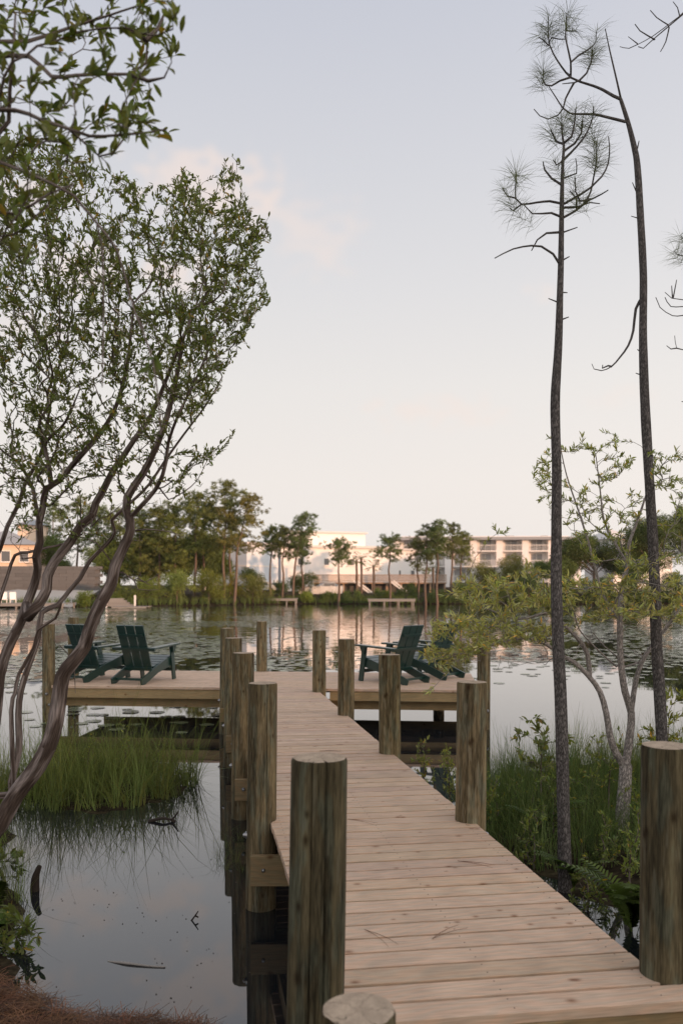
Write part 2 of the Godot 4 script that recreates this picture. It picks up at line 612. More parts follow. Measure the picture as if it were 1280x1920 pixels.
func sky_image() -> Image:
	var w := 1024
	var h := 512
	var im := Image.create(w, h, false, Image.FORMAT_RGBF)
	var stops := [[-90.0, Color(0.30, 0.28, 0.26)], [-0.5, Color(0.62, 0.58, 0.55)], [0.0, Color(0.86, 0.80, 0.755)], [7.0, Color(0.865, 0.815, 0.775)], [13.0, Color(0.815, 0.79, 0.77)], [19.0, Color(0.735, 0.73, 0.745)], [26.0, Color(0.65, 0.66, 0.705)], [35.0, Color(0.55, 0.575, 0.655)], [50.0, Color(0.54, 0.575, 0.665)], [90.0, Color(0.53, 0.57, 0.665)]]
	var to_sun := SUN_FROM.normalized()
	var cn := FastNoiseLite.new()
	cn.seed = 4
	cn.fractal_octaves = 5
	cn.frequency = 0.02
	# soft clouds: photograph column, row, half width, half height, strength
	var puffs := [[600, 450, 75, 62, 0.55], [540, 415, 70, 45, 0.6], [420, 365, 110, 60, 1.1], [350, 330, 90, 45, 1.2], [330, 515, 60, 34, 1.2], [650, 420, 40, 26, 0.5], [150, 500, 70, 45, 1.2], [60, 360, 90, 30, 0.9], [60, 610, 130, 30, 0.5], [820, 770, 130, 32, 0.55], [1010, 548, 28, 16, 0.5], [1150, 742, 80, 22, 0.35], [-300, 420, 200, 60, 0.9], [1700, 470, 200, 60, 0.7]]
	for y in h:
		var el := 90.0 - (y + 0.5) / h * 180.0
		var col: Color = stops[0][1]
		for k in stops.size() - 1:
			if el >= stops[k][0] and el <= stops[k + 1][0]:
				col = stops[k][1].lerp(stops[k + 1][1], (el - stops[k][0]) / (stops[k + 1][0] - stops[k][0]))
		for x in w:
			var c := col
			if el > 0.5 and el < 60.0:
				var az := wrapf((x + 0.5) / w * TAU, -PI, PI)
				var e := deg_to_rad(el)
				var cover := 0.0
				if absf(az) < 1.2:
					var px := 640.0 + FOCAL * tan(az)
					var py := HORIZON - FOCAL * tan(e) / cos(az)
					for q in puffs:
						var r := Vector2((px - q[0]) / q[2], (py - q[1]) / q[3]).length()
						r += cn.get_noise_2d(px * 0.9, py * 1.5) * 1.3
						cover = maxf(cover, clampf(1.25 - r, 0.0, 1.0) * q[4])
				else:
					var nn := cn.get_noise_3d(cos(az) * 160.0, el * 7.0, sin(az) * 160.0)
					cover = clampf(nn * 2.6 - 0.55, 0.0, 0.9)
				if cover > 0.0:
					cover = cover * cover * (3.0 - 2.0 * cover)
					c = c.lerp(Color(0.93, 0.77, 0.69), minf(cover, 1.0) * 0.6)
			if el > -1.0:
				# glow round the low sun, out of view, added and strengthened to brighten the foreground
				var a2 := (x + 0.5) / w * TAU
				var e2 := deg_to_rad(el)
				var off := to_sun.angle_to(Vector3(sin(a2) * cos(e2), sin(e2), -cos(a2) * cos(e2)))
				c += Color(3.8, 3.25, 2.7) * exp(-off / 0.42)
			im.set_pixel(x, y, c)
	return im

func table(list: Array, x: float) -> float:
	if x <= list[0][0]: return list[0][1]
	for k in list.size() - 1:
		if x <= list[k + 1][0]:
			return lerpf(list[k][1], list[k + 1][1], (x - list[k][0]) / (list[k + 1][0] - list[k][0]))
	return list[-1][1]

const NEAR_EDGE := [[-9.0, 7.0], [-4.0, 5.4], [-1.95, 4.50], [-1.24, 4.18], [-0.94, 4.12], [-0.49, 3.92], [0.3, 3.4], [1.2, 3.1], [2.0, 3.2], [3.0, 3.6]]
const RIGHT_EDGE := [[0.0, 1.2], [3.0, 2.10], [5.0, 1.95], [5.8, 1.72], [6.5, 1.40], [7.2, 1.10], [8.0, 1.25], [9.0, 1.55], [9.8, 2.1], [10.6, 3.8], [11.5, 7.5], [15.0, 16.0], [40.0, 34.0], [90.0, 60.0], [120.0, 60.0]]
const LEFT_EDGE := [[0.0, -1.0], [4.5, -1.75], [5.5, -2.12], [6.5, -2.55], [7.5, -3.0], [8.5, -3.6], [10.0, -4.9], [12.0, -8.5], [20.0, -16.0], [60.0, -44.0], [84.0, -56.0], [120.0, -56.0]]
const FAR_EDGE := [[-60.0, 84.0], [-34.0, 86.0], [-20.0, 92.0], [-17.0, 93.5], [-9.0, 99.0], [-5.0, 104.0], [18.0, 104.0], [45.0, 101.0], [70.0, 95.0]]

func shore(x: float, d: float) -> float:
	# metres inland (positive) or out on the water (negative)
	var s := -99.0
	s = maxf(s, table(NEAR_EDGE, x) - d)
	s = maxf(s, (x - table(RIGHT_EDGE, d)) * 0.8)
	s = maxf(s, (table(LEFT_EDGE, d) - x) * 0.8)
	s = maxf(s, d - table(FAR_EDGE, x))
	# the grassy hummock beside the dock
	var q := Vector2((x + 2.55) / 1.0, (d - 9.05) / 1.0)
	s = maxf(s, (1.0 - q.length()) * 0.5)
	return s

func land(x: float, d: float) -> float:
	var s := shore(x, d)
	s += nz(x * 60.0, d * 60.0, 0.0) * 0.30 if d < 14.0 else 0.0
	var h := -0.7
	if s > -2.5: h = lerpf(-0.7, -0.02, smoothstep(-2.5, 0.0, s))
	if s > 0.0:
		if d > 70.0:
			h = 0.12 + 1.05 * smoothstep(0.0, 9.0, s) + 1.2 * smoothstep(10.0, 60.0, s)
		elif d > table(NEAR_EDGE, x):
			h = 0.0 + 0.07 * smoothstep(0.0, 0.7, s) + 1.3 * smoothstep(3.0, 16.0, s)
		else:
			h = 0.0 + 0.07 * smoothstep(0.0, 0.2, s) + 0.20 * smoothstep(0.2, 1.8, s) + 1.2 * smoothstep(4.0, 16.0, s)
		h += 0.05 * nz(x * 240.0, d * 240.0, 20.0) * smoothstep(0.0, 0.4, s)
	return h

func ground_at(x: float, d: float) -> Vector3:
	return Vector3(x, land(x, d), -d)

func make_ground() -> void:
	var xs := PackedFloat32Array()
	var x := -5.0
	while x < 6.0: xs.append(x); x += 0.14
	var step := 0.3
	while x < 330.0: xs.append(x); step *= 1.14; x += step
	var left := PackedFloat32Array()
	x = -5.3; step = 0.3
	while x > -330.0: left.append(x); step *= 1.14; x -= step
	left.reverse()
	left.append_array(xs)
	var ds := PackedFloat32Array([-100.0, -50.0, -25.0, -15.0, -8.0, -4.0, -2.0])
	var d := -1.0
	while d < 12.0: ds.append(d); d += 0.14
	step = 0.3
	while d < 80.0: ds.append(d); step = minf(step * 1.15, 6.0); d += step
	while d < 125.0: ds.append(d); d += 1.2
	step = 2.0
	while d < 460.0: ds.append(d); step *= 1.25; d += step
	var b := MB.new()
	var w := left.size()
	for q in ds.size():
		for k in w:
			b.vert(ground_at(left[k], ds[q]), Vector3.UP, Vector2.ZERO, Color.WHITE)
	for q in ds.size() - 1:
		for k in w - 1:
			var e := q * w + k
			b.tri(e, e + w, e + 1); b.tri(e + 1, e + w, e + w + 1)
	# smooth normals
	for q in ds.size():
		for k in w:
			var a: Vector3 = b.v[q * w + mini(k + 1, w - 1)] - b.v[q * w + maxi(k - 1, 0)]
			var c: Vector3 = b.v[mini(q + 1, ds.size() - 1) * w + k] - b.v[maxi(q - 1, 0) * w + k]
			b.n[q * w + k] = a.cross(c).normalized()
	# far lawns and woodland floor are green, the banks are peat
	for k in b.v.size():
		var p := b.v[k]
		if -p.z > 70.0 or absf(p.x) > 25.0:
			b.c[k] = Color(1.9, 2.7, 1.2)
	put("ground", b.commit(M.ground)).set_meta("kind", "structure")

func make_water() -> void:
	# ripples: a normal map over the whole pond; calm by the banks and among the pads, livelier on the open water
	var size := 1024
	var span := Vector2(140.0, 140.0)
	var f := FastNoiseLite.new()
	f.seed = 9
	f.frequency = 0.11
	f.fractal_octaves = 3
	var hi := f.get_seamless_image(size, size)
	var bytes := hi.get_data()
	var b := PackedByteArray()
	b.resize(size * size * 3)
	for y in size:
		var d := (float(y) / size) * span.y - 10.0
		for x in size:
			var wx := (float(x) / size - 0.5) * span.x
			var amp := 0.04 + 0.96 * smoothstep(16.0, 60.0, d)
			var k := y * size + x
			var dx := (float(bytes[y * size + (x + 1) % size]) - float(bytes[k])) * amp * 2.2
			var dy := (float(bytes[((y + 1) % size) * size + x]) - float(bytes[k])) * amp * 2.2
			b[k * 3] = clampi(int(128.0 - dx), 0, 255)
			b[k * 3 + 1] = clampi(int(128.0 + dy), 0, 255)
			b[k * 3 + 2] = 255
	var m := StandardMaterial3D.new()
	m.albedo_color = lin(0.010, 0.012, 0.014)
	m.roughness = 0.02
	m.metallic_specular = 0.71
	m.clearcoat_enabled = true
	m.clearcoat = 0.22
	m.clearcoat_roughness = 0.02
	m.normal_enabled = true
	m.normal_texture = ImageTexture.create_from_image(Image.create_from_data(size, size, false, Image.FORMAT_RGB8, b))
	m.normal_scale = 0.030
	var s := MB.new()
	var x0 := -span.x * 0.5
	s.face([Vector3(x0, 0, 10), Vector3(x0, 0, 10 - span.y), Vector3(-x0, 0, 10 - span.y), Vector3(-x0, 0, 10)], Color.WHITE, [Vector2(0, 0), Vector2(0, 1), Vector2(1, 1), Vector2(1, 0)])
	put("pond_water", s.commit(m)).set_meta("kind", "structure")

# ---------------------------------------------------------------- the dock
const U := Vector3(-0.1695, 0, -0.9855)
const N := Vector3(0.9855, 0, -0.1695)
const EX := Vector3(0.9957, 0, 0.0923)
const EZ := Vector3(0.0923, 0, -0.9957)
const PLAT := Vector3(-4.46, 0, -13.3)   # on the near edge of the platform
const PITCH := 0.1463

func way(s: float, t: float, y := 0.0) -> Vector3:
	return U * s + N * t + Vector3(0, y, 0)

func plat(a: float, b: float, y := 0.0) -> Vector3:
	return PLAT + EX * a + EZ * b + Vector3(0, y, 0)

func clip(poly: PackedVector2Array, o: Vector2, nn: Vector2) -> PackedVector2Array:
	var out := PackedVector2Array()
	for k in poly.size():
		var a := poly[k]
		var b := poly[(k + 1) % poly.size()]
		var da := (a - o).dot(nn)
		var db := (b - o).dot(nn)
		if da >= 0: out.append(a)
		if (da >= 0) != (db >= 0): out.append(a.lerp(b, da / (da - db)))
	return out

func tone(base: float, spread: float) -> Color:
	var t := base * rnd(1.0 - spread, 1.0 + spread)
	return Color(t * rnd(0.98, 1.03), t, t * rnd(0.95, 1.04))

func grain_box(called: String, parent: Node, size: Vector3, xf: Transform3D, m: Material, col: Color, bev := 0.004) -> MeshInstance3D:
	var b := MB.new()
	b.box(size, Transform3D.IDENTITY, col, bev, Vector2(rng.randf(), rnd(0.05, 0.75)), Vector2(0.625, 0.83))
	var o := put(called, b.commit(m), parent)
	o.transform = xf
	return o

func bolt(parent: Node, at: Vector3, dir: Vector3, local_of: Transform3D) -> void:
	var b := MB.new()
	var l := local_of.affine_inverse()
	var p := l * at
	var d := (l.basis * dir).normalized()
	b.tube(PackedVector3Array([p - d * 0.004, p + d * 0.004]), PackedFloat32Array([0.026, 0.024]), 14, Color(0.8, 0.8, 0.8))
	b.tube(PackedVector3Array([p, p + d * 0.018]), PackedFloat32Array([0.014, 0.014]), 6, Color(0.9, 0.9, 0.9))
	put("bolt", b.commit(M.steel), parent)

func piling(parent: Node, at: Vector3, top: float, radius: float, cracks: Array, col: Color, lean := Vector2.ZERO) -> MeshInstance3D:
	var bottom := -0.75
	var b := MB.new()
	var ang: Array = []
	for k in 36: ang.append([TAU * k / 36.0, 0.0])
	for cr in cracks:
		var w: float = cr[1] / radius * 0.5
		ang = ang.filter(func(a): return absf(angle_difference(a[0], cr[0])) > w * 3.0)
		ang.append([fposmod(cr[0] - w, TAU), 0.0]); ang.append([fposmod(cr[0], TAU), cr[2]]); ang.append([fposmod(cr[0] + w, TAU), 0.0])
	ang.sort_custom(func(a, c): return a[0] < c[0])
	var m := ang.size()
	var ys := PackedFloat32Array()
	var y := bottom
	while y < top - 0.05: ys.append(y); y += 0.09
	ys.append(top - 0.012); ys.append(top)
	var off := Vector2(rng.randf(), rnd(0.33, 0.36))
	for r in ys.size():
		var yy := ys[r]
		var cx := Vector3(at.x + lean.x * (yy - DECK), yy, at.z + lean.y * (yy - DECK))
		for k in m + 1:
			var a: float = ang[k % m][0]
			var e: float = ang[k % m][1]
			var d := Vector3(sin(a), 0, cos(a))
			var rr := radius * (1.0 + 0.035 * nz(d.x * 60.0 + at.x * 300.0, yy * 60.0, d.z * 60.0 + at.z * 300.0)) * (1.02 - 0.02 * (yy / top))
			if r == ys.size() - 1: rr -= 0.004 + 0.012 * maxf(0.0, nz(d.x * 260.0 + at.z * 900.0, at.x * 500.0, d.z * 260.0))
			if e > 0.0: rr -= e * smoothstep(-0.4, 0.2, yy)
			b.vert(cx + d * rr, d, off + Vector2((a + (TAU if k == m else 0.0)) / TAU, yy / 2.4), col)
	for r in ys.size() - 1:
		for k in m:
			var e := r * (m + 1) + k
			b.tri(e, e + m + 1, e + 1); b.tri(e + 1, e + m + 1, e + m + 2)
	var o := put("piling", b.commit(M.piling), parent)
	# sawn top: a slightly uneven disc
	var t := MB.new()
	var mid := t.vert(Vector3(at.x + lean.x * (top - DECK), top + 0.001, at.z + lean.y * (top - DECK)), Vector3.UP, Vector2(0.5, 0.5), Color.WHITE)
	var s := t.v.size()
	for k in m + 1:
		var p: Vector3 = b.v[(ys.size() - 1) * (m + 1) + k]
		var dd := Vector2(p.x - t.v[mid].x, p.z - t.v[mid].z) / radius * 0.5
		t.vert(p, Vector3.UP, Vector2(0.5, 0.5) + dd, Color.WHITE)
	for k in m: t.tri(mid, s + k + 1, s + k)
	put("sawn_top", t.commit(M.end_grain), o)
	return o

func make_dock() -> void:
	rng.seed = 21
	var dock := thing("dock_walkway", "narrow walkway of new tan boards between two rows of round pilings", "walkway")
	# boards, skewed a little to the line of the walkway; the last ones are cut along the platform
	var o2 := Vector2(PLAT.x, PLAT.z) - Vector2(EZ.x, EZ.z) * 0.012
	var away := -Vector2(EZ.x, EZ.z)
	var k := 0
	while k < 80:
		var s0 := 2.93 + k * PITCH
		var gap := rnd(0.016, 0.020)
		var e0 := rnd(-0.0025, 0.0025)
		var e1 := rnd(-0.0025, 0.0025)
		var poly := PackedVector2Array()
		var far_end := 2.45 if k == 0 else 1.803 + e1
		for q in [[s0, 0.492 + e0], [s0, far_end], [s0 + PITCH - gap, far_end], [s0 + PITCH - gap, 0.492 + e0]]:
			var w := way(q[0] - 0.03 * (q[1] - 1.15), q[1])
			poly.append(Vector2(w.x, w.z))
		poly = clip(poly, o2, away)
		k += 1
		if poly.size() < 3: break
		# in the board's own frame: x across the walkway
		var cen := way(s0, 1.15)
		var xf := Transform3D(Basis(N, Vector3.UP, -U), Vector3(cen.x, 0, cen.z))
		var inv := xf.affine_inverse()
		var loc := PackedVector2Array()
		for p in poly:
			var l := inv * Vector3(p.x, 0, p.y)
			loc.append(Vector2(l.x, l.z))
		var b := MB.new()
		var lift := rnd(-0.0015, 0.0015)
		b.prism(loc, DECK - 0.038, DECK + lift, Transform3D.IDENTITY, tone(0.95, 0.12), 0.0015, Vector2(rng.randf(), rnd(0.1, 0.9)), Vector2(0.625, 0.83))
		var pl := put("plank", b.commit(M.plank), dock)
		pl.transform = xf
		# two screws over each of the three joists
		if k < 24:
			for t in [-0.60, 0.0, 0.58]:
				for z in [-0.035, -0.105]:
					var sc := MB.new()
					sc.tube(PackedVector3Array([Vector3(t, DECK + lift - 0.002, z), Vector3(t + 0.0, DECK + lift + 0.0008, z)]), PackedFloat32Array([0.0032, 0.0032]), 8)
					put("screw", sc.commit(M.screw_steel), pl)
	# joists and the front fascia
	for t in [0.56, 1.15, 1.74]:
		var len := 9.75
		grain_box("joist", dock, Vector3(len, 0.14, 0.038), Transform3D(Basis(U, Vector3.UP, U.cross(Vector3.UP)), way(2.98 + len * 0.5, t, DECK - 0.038 - 0.071)), M.beam, tone(0.85, 0.06))
	grain_box("fascia", dock, Vector3(1.95, 0.19, 0.038), Transform3D(Basis(N.rotated(Vector3.UP, 0.03), Vector3.UP, -U.rotated(Vector3.UP, 0.03)), way(2.945, 1.47, DECK - 0.038 - 0.097)), M.beam, tone(0.8, 0.05))
	# pilings with their cross beams and bolts
	var lefts := [[3.03, 0.426, 1.506], [5.66, 0.437, 1.482], [7.88, 0.436, 1.512], [10.15, 0.443, 1.514], [12.42, 0.455, 1.522]]
	var rights := [[3.13, 1.846, 1.489], [5.41, 1.795, 1.492], [7.73, 1.784, 1.490], [10.10, 1.792, 1.491], [12.40, 1.80, 1.482]]
	for r in 5:
		for side in 2:
			var q: Array = (lefts if side == 0 else rights)[r]
			var at := way(q[0], q[1])
			var cr: Array = []
			if r == 0 and side == 0: cr = [[0.30, 0.011, 0.045], [-0.22, 0.006, 0.025], [2.5, 0.006, 0.02]]
			else: cr = [[rnd(-0.9, 0.9), 0.006, 0.028], [rnd(0, TAU), 0.005, 0.02]]
			var tn := [0.56, 0.80, 0.82, 0.9, 0.92][r] as float
			if side == 1: tn = [0.62, 0.98, 0.95, 0.95, 0.98][r] as float
			var p := piling(dock, at, q[2], 0.0985 * rnd(0.98, 1.02), cr, Color(tn, tn * rnd(0.98, 1.04), tn * rnd(0.95, 1.05)) if r > 0 else Color(tn * 0.88, tn * 0.96, tn * 0.97), Vector2(rnd(-0.004, 0.016), rnd(-0.012, 0.012)))
			p.set_meta("label", ["dark piling with long drying cracks", "weathered brown piling"][0 if r == 0 and side == 0 else 1])
			bolt(p, at + Vector3(0, DECK - 0.10, 0) - N * (0.1 if side == 0 else -0.1), -N if side == 0 else N, Transform3D.IDENTITY)
		var s: float = (lefts[r][0] + rights[r][0]) * 0.5
		for w in [-1, 1]:
			var a := way(lefts[r][0] + w * 0.118, 0.36, 0.285)
			var c := way(rights[r][0] + w * 0.118, 1.90, 0.285)
			var dir := (c - a).normalized()
			var xf := Transform3D(Basis(dir, Vector3.UP, dir.cross(Vector3.UP)), (a + c) * 0.5)
			var bm := grain_box("cross_beam", dock, Vector3(a.distance_to(c), 0.195, 0.04), xf, M.beam, tone(0.78, 0.06))
			bolt(bm, way(lefts[r][0] + w * 0.138, lefts[r][1], 0.29), U * w, bm.transform)
			bolt(bm, way(rights[r][0] + w * 0.138, rights[r][1], 0.29), U * w, bm.transform)
	# a lower piling in front of the walkway
	var post := thing("dock_piling", "short grey-topped round piling standing in front of the walkway end", "piling")
	piling(post, Vector3(0.045, 0, -2.25), 1.005, 0.0985, [[0.5, 0.006, 0.02]], Color(0.62, 0.60, 0.56))

	# the platform across the end
	var pf := thing("dock_platform", "wide wooden dock platform over the pond with chairs on it", "dock")
	var x0 := -0.06
	var x1 := 6.55
	for r in 17:
		var cut := [2.35, 4.4, 3.1][r % 3] as float
		for half in 2:
			var a: float = x0 + rnd(-0.004, 0.004) if half == 0 else cut + 0.002
			var c: float = cut - 0.002 if half == 0 else x1 + rnd(-0.004, 0.004)
			var bz := r * PITCH - 0.005
			var xf := Transform3D(Basis(EX, Vector3.UP, -EZ), plat((a + c) * 0.5, bz + (PITCH - 0.006) * 0.5, DECK - 0.019))
			grain_box("plank", pf, Vector3(c - a, 0.038 + rnd(-0.001, 0.001), PITCH - rnd(0.008, 0.012)), xf, M.plank, tone(0.98, 0.08))
	var deep := 17 * PITCH
	var bx := Basis(EX, Vector3.UP, -EZ)
	for seg in [[x0 + 0.02, 2.70], [2.98, 4.02], [4.30, x1 - 0.02]]:
		grain_box("fascia", pf, Vector3(seg[1] - seg[0], 0.145, 0.038), Transform3D(bx, plat((seg[0] + seg[1]) * 0.5, 0.035, DECK - 0.038 - 0.0735)), M.beam, tone(1.0, 0.05))
	grain_box("beam", pf, Vector3(x1 - x0 + 0.15, 0.15, 0.04), Transform3D(bx, plat((x0 + x1) * 0.5, 0.20, DECK - 0.26)), M.beam, tone(0.92, 0.04))
	grain_box("fascia", pf, Vector3(x1 - x0, 0.145, 0.038), Transform3D(bx, plat((x0 + x1) * 0.5, deep - 0.04, DECK - 0.038 - 0.0735)), M.beam, tone(0.95, 0.05))
	grain_box("beam", pf, Vector3(x1 - x0, 0.15, 0.04), Transform3D(bx, plat((x0 + x1) * 0.5, deep - 0.25, DECK - 0.26)), M.beam, tone(0.95, 0.05))
	for q in 9:
		var ax := lerpf(x0 + 0.03, x1 - 0.03, q / 8.0)
		grain_box("joist", pf, Vector3(deep - 0.12, 0.14, 0.038), Transform3D(Basis(EZ, Vector3.UP, EZ.cross(Vector3.UP)), plat(ax, deep * 0.5, DECK - 0.038 - 0.072)), M.beam, tone(0.9, 0.05))
	for q in [[92, 13.38, 1.535], [138, 15.75, 1.555], [490.5, 15.55, 1.49], [822, 15.10, 1.46], [906, 12.72, 1.46]]:
		var at := P(q[0], 0, q[1])
		at.y = 0
		var tn := rnd(0.9, 1.05)
		var p := piling(pf, at, q[2], 0.096, [[rnd(0, TAU), 0.005, 0.02]], Color(tn, tn, tn * 0.97), Vector2(rnd(-0.006, 0.006), 0))
		bolt(p, at + Vector3(0, 0.45, 0.098), Vector3(0, 0, 1), Transform3D.IDENTITY)
		bolt(p, at + Vector3(0.04, 0.28, 0.09), Vector3(0.3, 0, 1), Transform3D.IDENTITY)

	# fallen pine needles and bits of leaf on the boards
	for q in [[0.75, 3.75, 0.6], [1.02, 3.6, -1.1], [1.0, 5.55, 0.2], [0.85, 6.6, -0.9], [1.2, 6.9, 1.9], [0.62, 8.4, 2.4], [1.45, 4.6, 0.1], [1.15, 7.9, -0.3]]:
		var b := MB.new()
		for w in 2:
			var a := (q[2] as float) + (0.25 if w else 0.0)
			var pts := PackedVector3Array()
			for z in 4: pts.append(Vector3(0.07 * z * cos(a + 0.08 * z), 0.003 + 0.001 * w, 0.07 * z * sin(a + 0.08 * z)))
			b.tube(pts, PackedFloat32Array([0.0012, 0.0012, 0.001, 0.0006]), 4, Color(0.8, 0.8, 0.8))
		tag(put("pine_needle", b.commit(M.straw), null, way(q[1], q[0], DECK + 0.001)), "fallen brown pine needle pair lying on the walkway boards", "needle", "needles fallen on the walkway")

# ---------------------------------------------------------------- chairs
func board(called: String, root: Node, a: Vector3, b: Vector3, wide: Vector3, w: float, thick: float, m: Material, w2 := -1.0) -> MeshInstance3D:
	# a flat board from a to b; wide is the direction of its width; it may taper to w2
	var y := (b - a).normalized()
	var x := (wide - y * wide.dot(y)).normalized()
	var z := x.cross(y)
	if w2 < 0: w2 = w
	var l := a.distance_to(b)
	var mb := MB.new()
	var poly := PackedVector2Array([Vector2(-l * 0.5, -w * 0.5), Vector2(l * 0.5, -w2 * 0.5), Vector2(l * 0.5, w2 * 0.5), Vector2(-l * 0.5, w * 0.5)])
	mb.prism(poly, -thick * 0.5, thick * 0.5, Transform3D.IDENTITY, Color.WHITE, 0.003)
	var o := put(called, mb.commit(m), root)
	o.transform = Transform3D(Basis(y, z, y.cross(z)), (a + b) * 0.5)
	return o

func make_chair() -> Node3D:
	var root := Node3D.new()
	var m: Material = M.chair_paint
	# faces -z
	for s in [-1, 1]:
		# side rail: front end carries the seat, rear end slopes down to the floor
		var mb := MB.new()
		var prof := PackedVector2Array([Vector2(-0.40, 0.24), Vector2(-0.40, 0.37), Vector2(-0.22, 0.36), Vector2(0.12, 0.255), Vector2(0.56, 0.085), Vector2(0.535, 0.0), Vector2(0.45, 0.0), Vector2(0.05, 0.15)])
		var left: Array = []
		var right: Array = []
		for p in prof:
			left.append(Vector3(-0.014, p.y, p.x)); right.append(Vector3(0.014, p.y, p.x))
		# the outline is not convex, so it is cut into quads
		for q in [[0, 1, 2, 7], [2, 3, 6, 7], [3, 4, 5, 6]]:
			mb.face([left[q[0]], left[q[1]], left[q[2]], left[q[3]]])
			mb.face([right[q[3]], right[q[2]], right[q[1]], right[q[0]]])
		for q in 8:
			mb.face([left[q], right[q], right[(q + 1) % 8], left[(q + 1) % 8]])
		var o := put("side_rail", mb.commit(m), root)
		o.position = Vector3(s * 0.265, 0, 0)
		board("front_leg", root, Vector3(s * 0.297, 0.0, -0.42), Vector3(s * 0.297, 0.575, -0.33), Vector3(0, 0, 1), 0.095, 0.028, m)
		board("arm_bracket", root, Vector3(s * 0.33, 0.45, -0.335), Vector3(s * 0.345, 0.575, -0.335), Vector3(0, 0, 1), 0.04, 0.025, m, 0.12)
		board("arm", root, Vector3(s * 0.325, 0.588, -0.47), Vector3(s * 0.325, 0.555, 0.335), Vector3(1, 0, 0), 0.135, 0.026, m, 0.115)
	for k in 5:
		var t := k / 4.0
		board("seat_slat", root, Vector3(-0.25, lerpf(0.378, 0.262, t), lerpf(-0.36, 0.10, t)), Vector3(0.25, lerpf(0.378, 0.262, t), lerpf(-0.36, 0.10, t)), Vector3(0, -0.24, 1), 0.105, 0.022, m)
	var lo := Vector3(0, 0.20, 0.165)
	var hi := Vector3(0, 0.925, 0.455)
	var back := (hi - lo).normalized()
	var behind := Vector3(0, -back.z, back.y)
	for k in 3:
		var x := (k - 1) * 0.164
		board("back_slat", root, lo + Vector3(x, 0, 0), hi + Vector3(x * 1.02, 0, 0), Vector3(1, 0, 0), 0.143, 0.024, m, 0.149)
	board("upper_back_rail", root, lo + back * 0.62 + behind * 0.028 + Vector3(-0.215, 0, 0), lo + back * 0.62 + behind * 0.028 + Vector3(0.215, 0, 0), back, 0.040, 0.028, m)
	board("arm_rail", root, lo + back * 0.385 + behind * 0.032 + Vector3(-0.385, 0, 0), lo + back * 0.385 + behind * 0.032 + Vector3(0.385, 0, 0), back, 0.052, 0.032, m)
	board("lower_back_rail", root, lo + back * 0.03 + behind * 0.028 + Vector3(-0.25, 0, 0), lo + back * 0.03 + behind * 0.028 + Vector3(0.25, 0, 0), back, 0.05, 0.028, m)
	board("stretcher", root, Vector3(-0.25, 0.075, 0.44), Vector3(0.25, 0.075, 0.44), Vector3(0, 1, 0), 0.035, 0.035, m)
	board("stretcher", root, Vector3(-0.28, 0.17, -0.385), Vector3(0.28, 0.17, -0.385), Vector3(0, 1, 0), 0.06, 0.024, m)
	return root

func make_chairs() -> void:
	var proto := make_chair()
	var spots := [
		[182.0, 14.25, -0.52, "dark green slatted lounge chair standing next to the platform's corner piling"],
		[272.0, 13.92, -0.32, "dark green slatted lounge chair with bright arms, alone clear of the corner piling"],
		[735.0, 13.85, 0.80, "dark green lounge chair turned sideways, unobstructed by the shrub's leaves"],
		[803.0, 14.55, 0.85, "dark green lounge chair half hidden behind pale shrub leaves"]]
	for k in 4:
		var c: Node3D = proto.duplicate()
		c.name = numbered("lounge_chair")
		add_child(c)
		var p := P(spots[k][0], 0, spots[k][1])
		c.position = Vector3(p.x, DECK + 0.001, p.z)
		c.rotation.y = spots[k][2]
		tag(c, spots[k][3], "chair", "lounge chairs on the dock platform")
	proto.free()

# ---------------------------------------------------------------- near plants
# outlines were read off enlarged crops of the photograph: origin and scale of each crop
func C(pts: Array, ox: float, oy: float, sc: float, d: float, wob := 0.0) -> PackedVector3Array:
	var out := PackedVector3Array()
	var dd := d
	for k in pts.size():
		if k > 0: dd += rnd(-wob, wob)
		out.append(P(ox + pts[k][0] / sc, oy + pts[k][1] / sc, dd))
	return out

func add_crown(root: Node3D, called: String, mesh: Mesh, xc: Array) -> void:
	var inv := root.global_transform.affine_inverse()
	var xs: Array = []
	for x: Transform3D in xc[0]: xs.append(inv * x)
	many(called, mesh, xs, xc[1], root)

func add_wood(root: Node3D, called: String, sk: Skel, m: Material, tip: float, power: float, lump := 0.0) -> void:
	var inv := root.global_transform.affine_inverse()
	for k in sk.pos.size(): sk.pos[k] = inv * sk.pos[k]
	put(called, branch_mesh(sk, m, tip, power, lump), root)

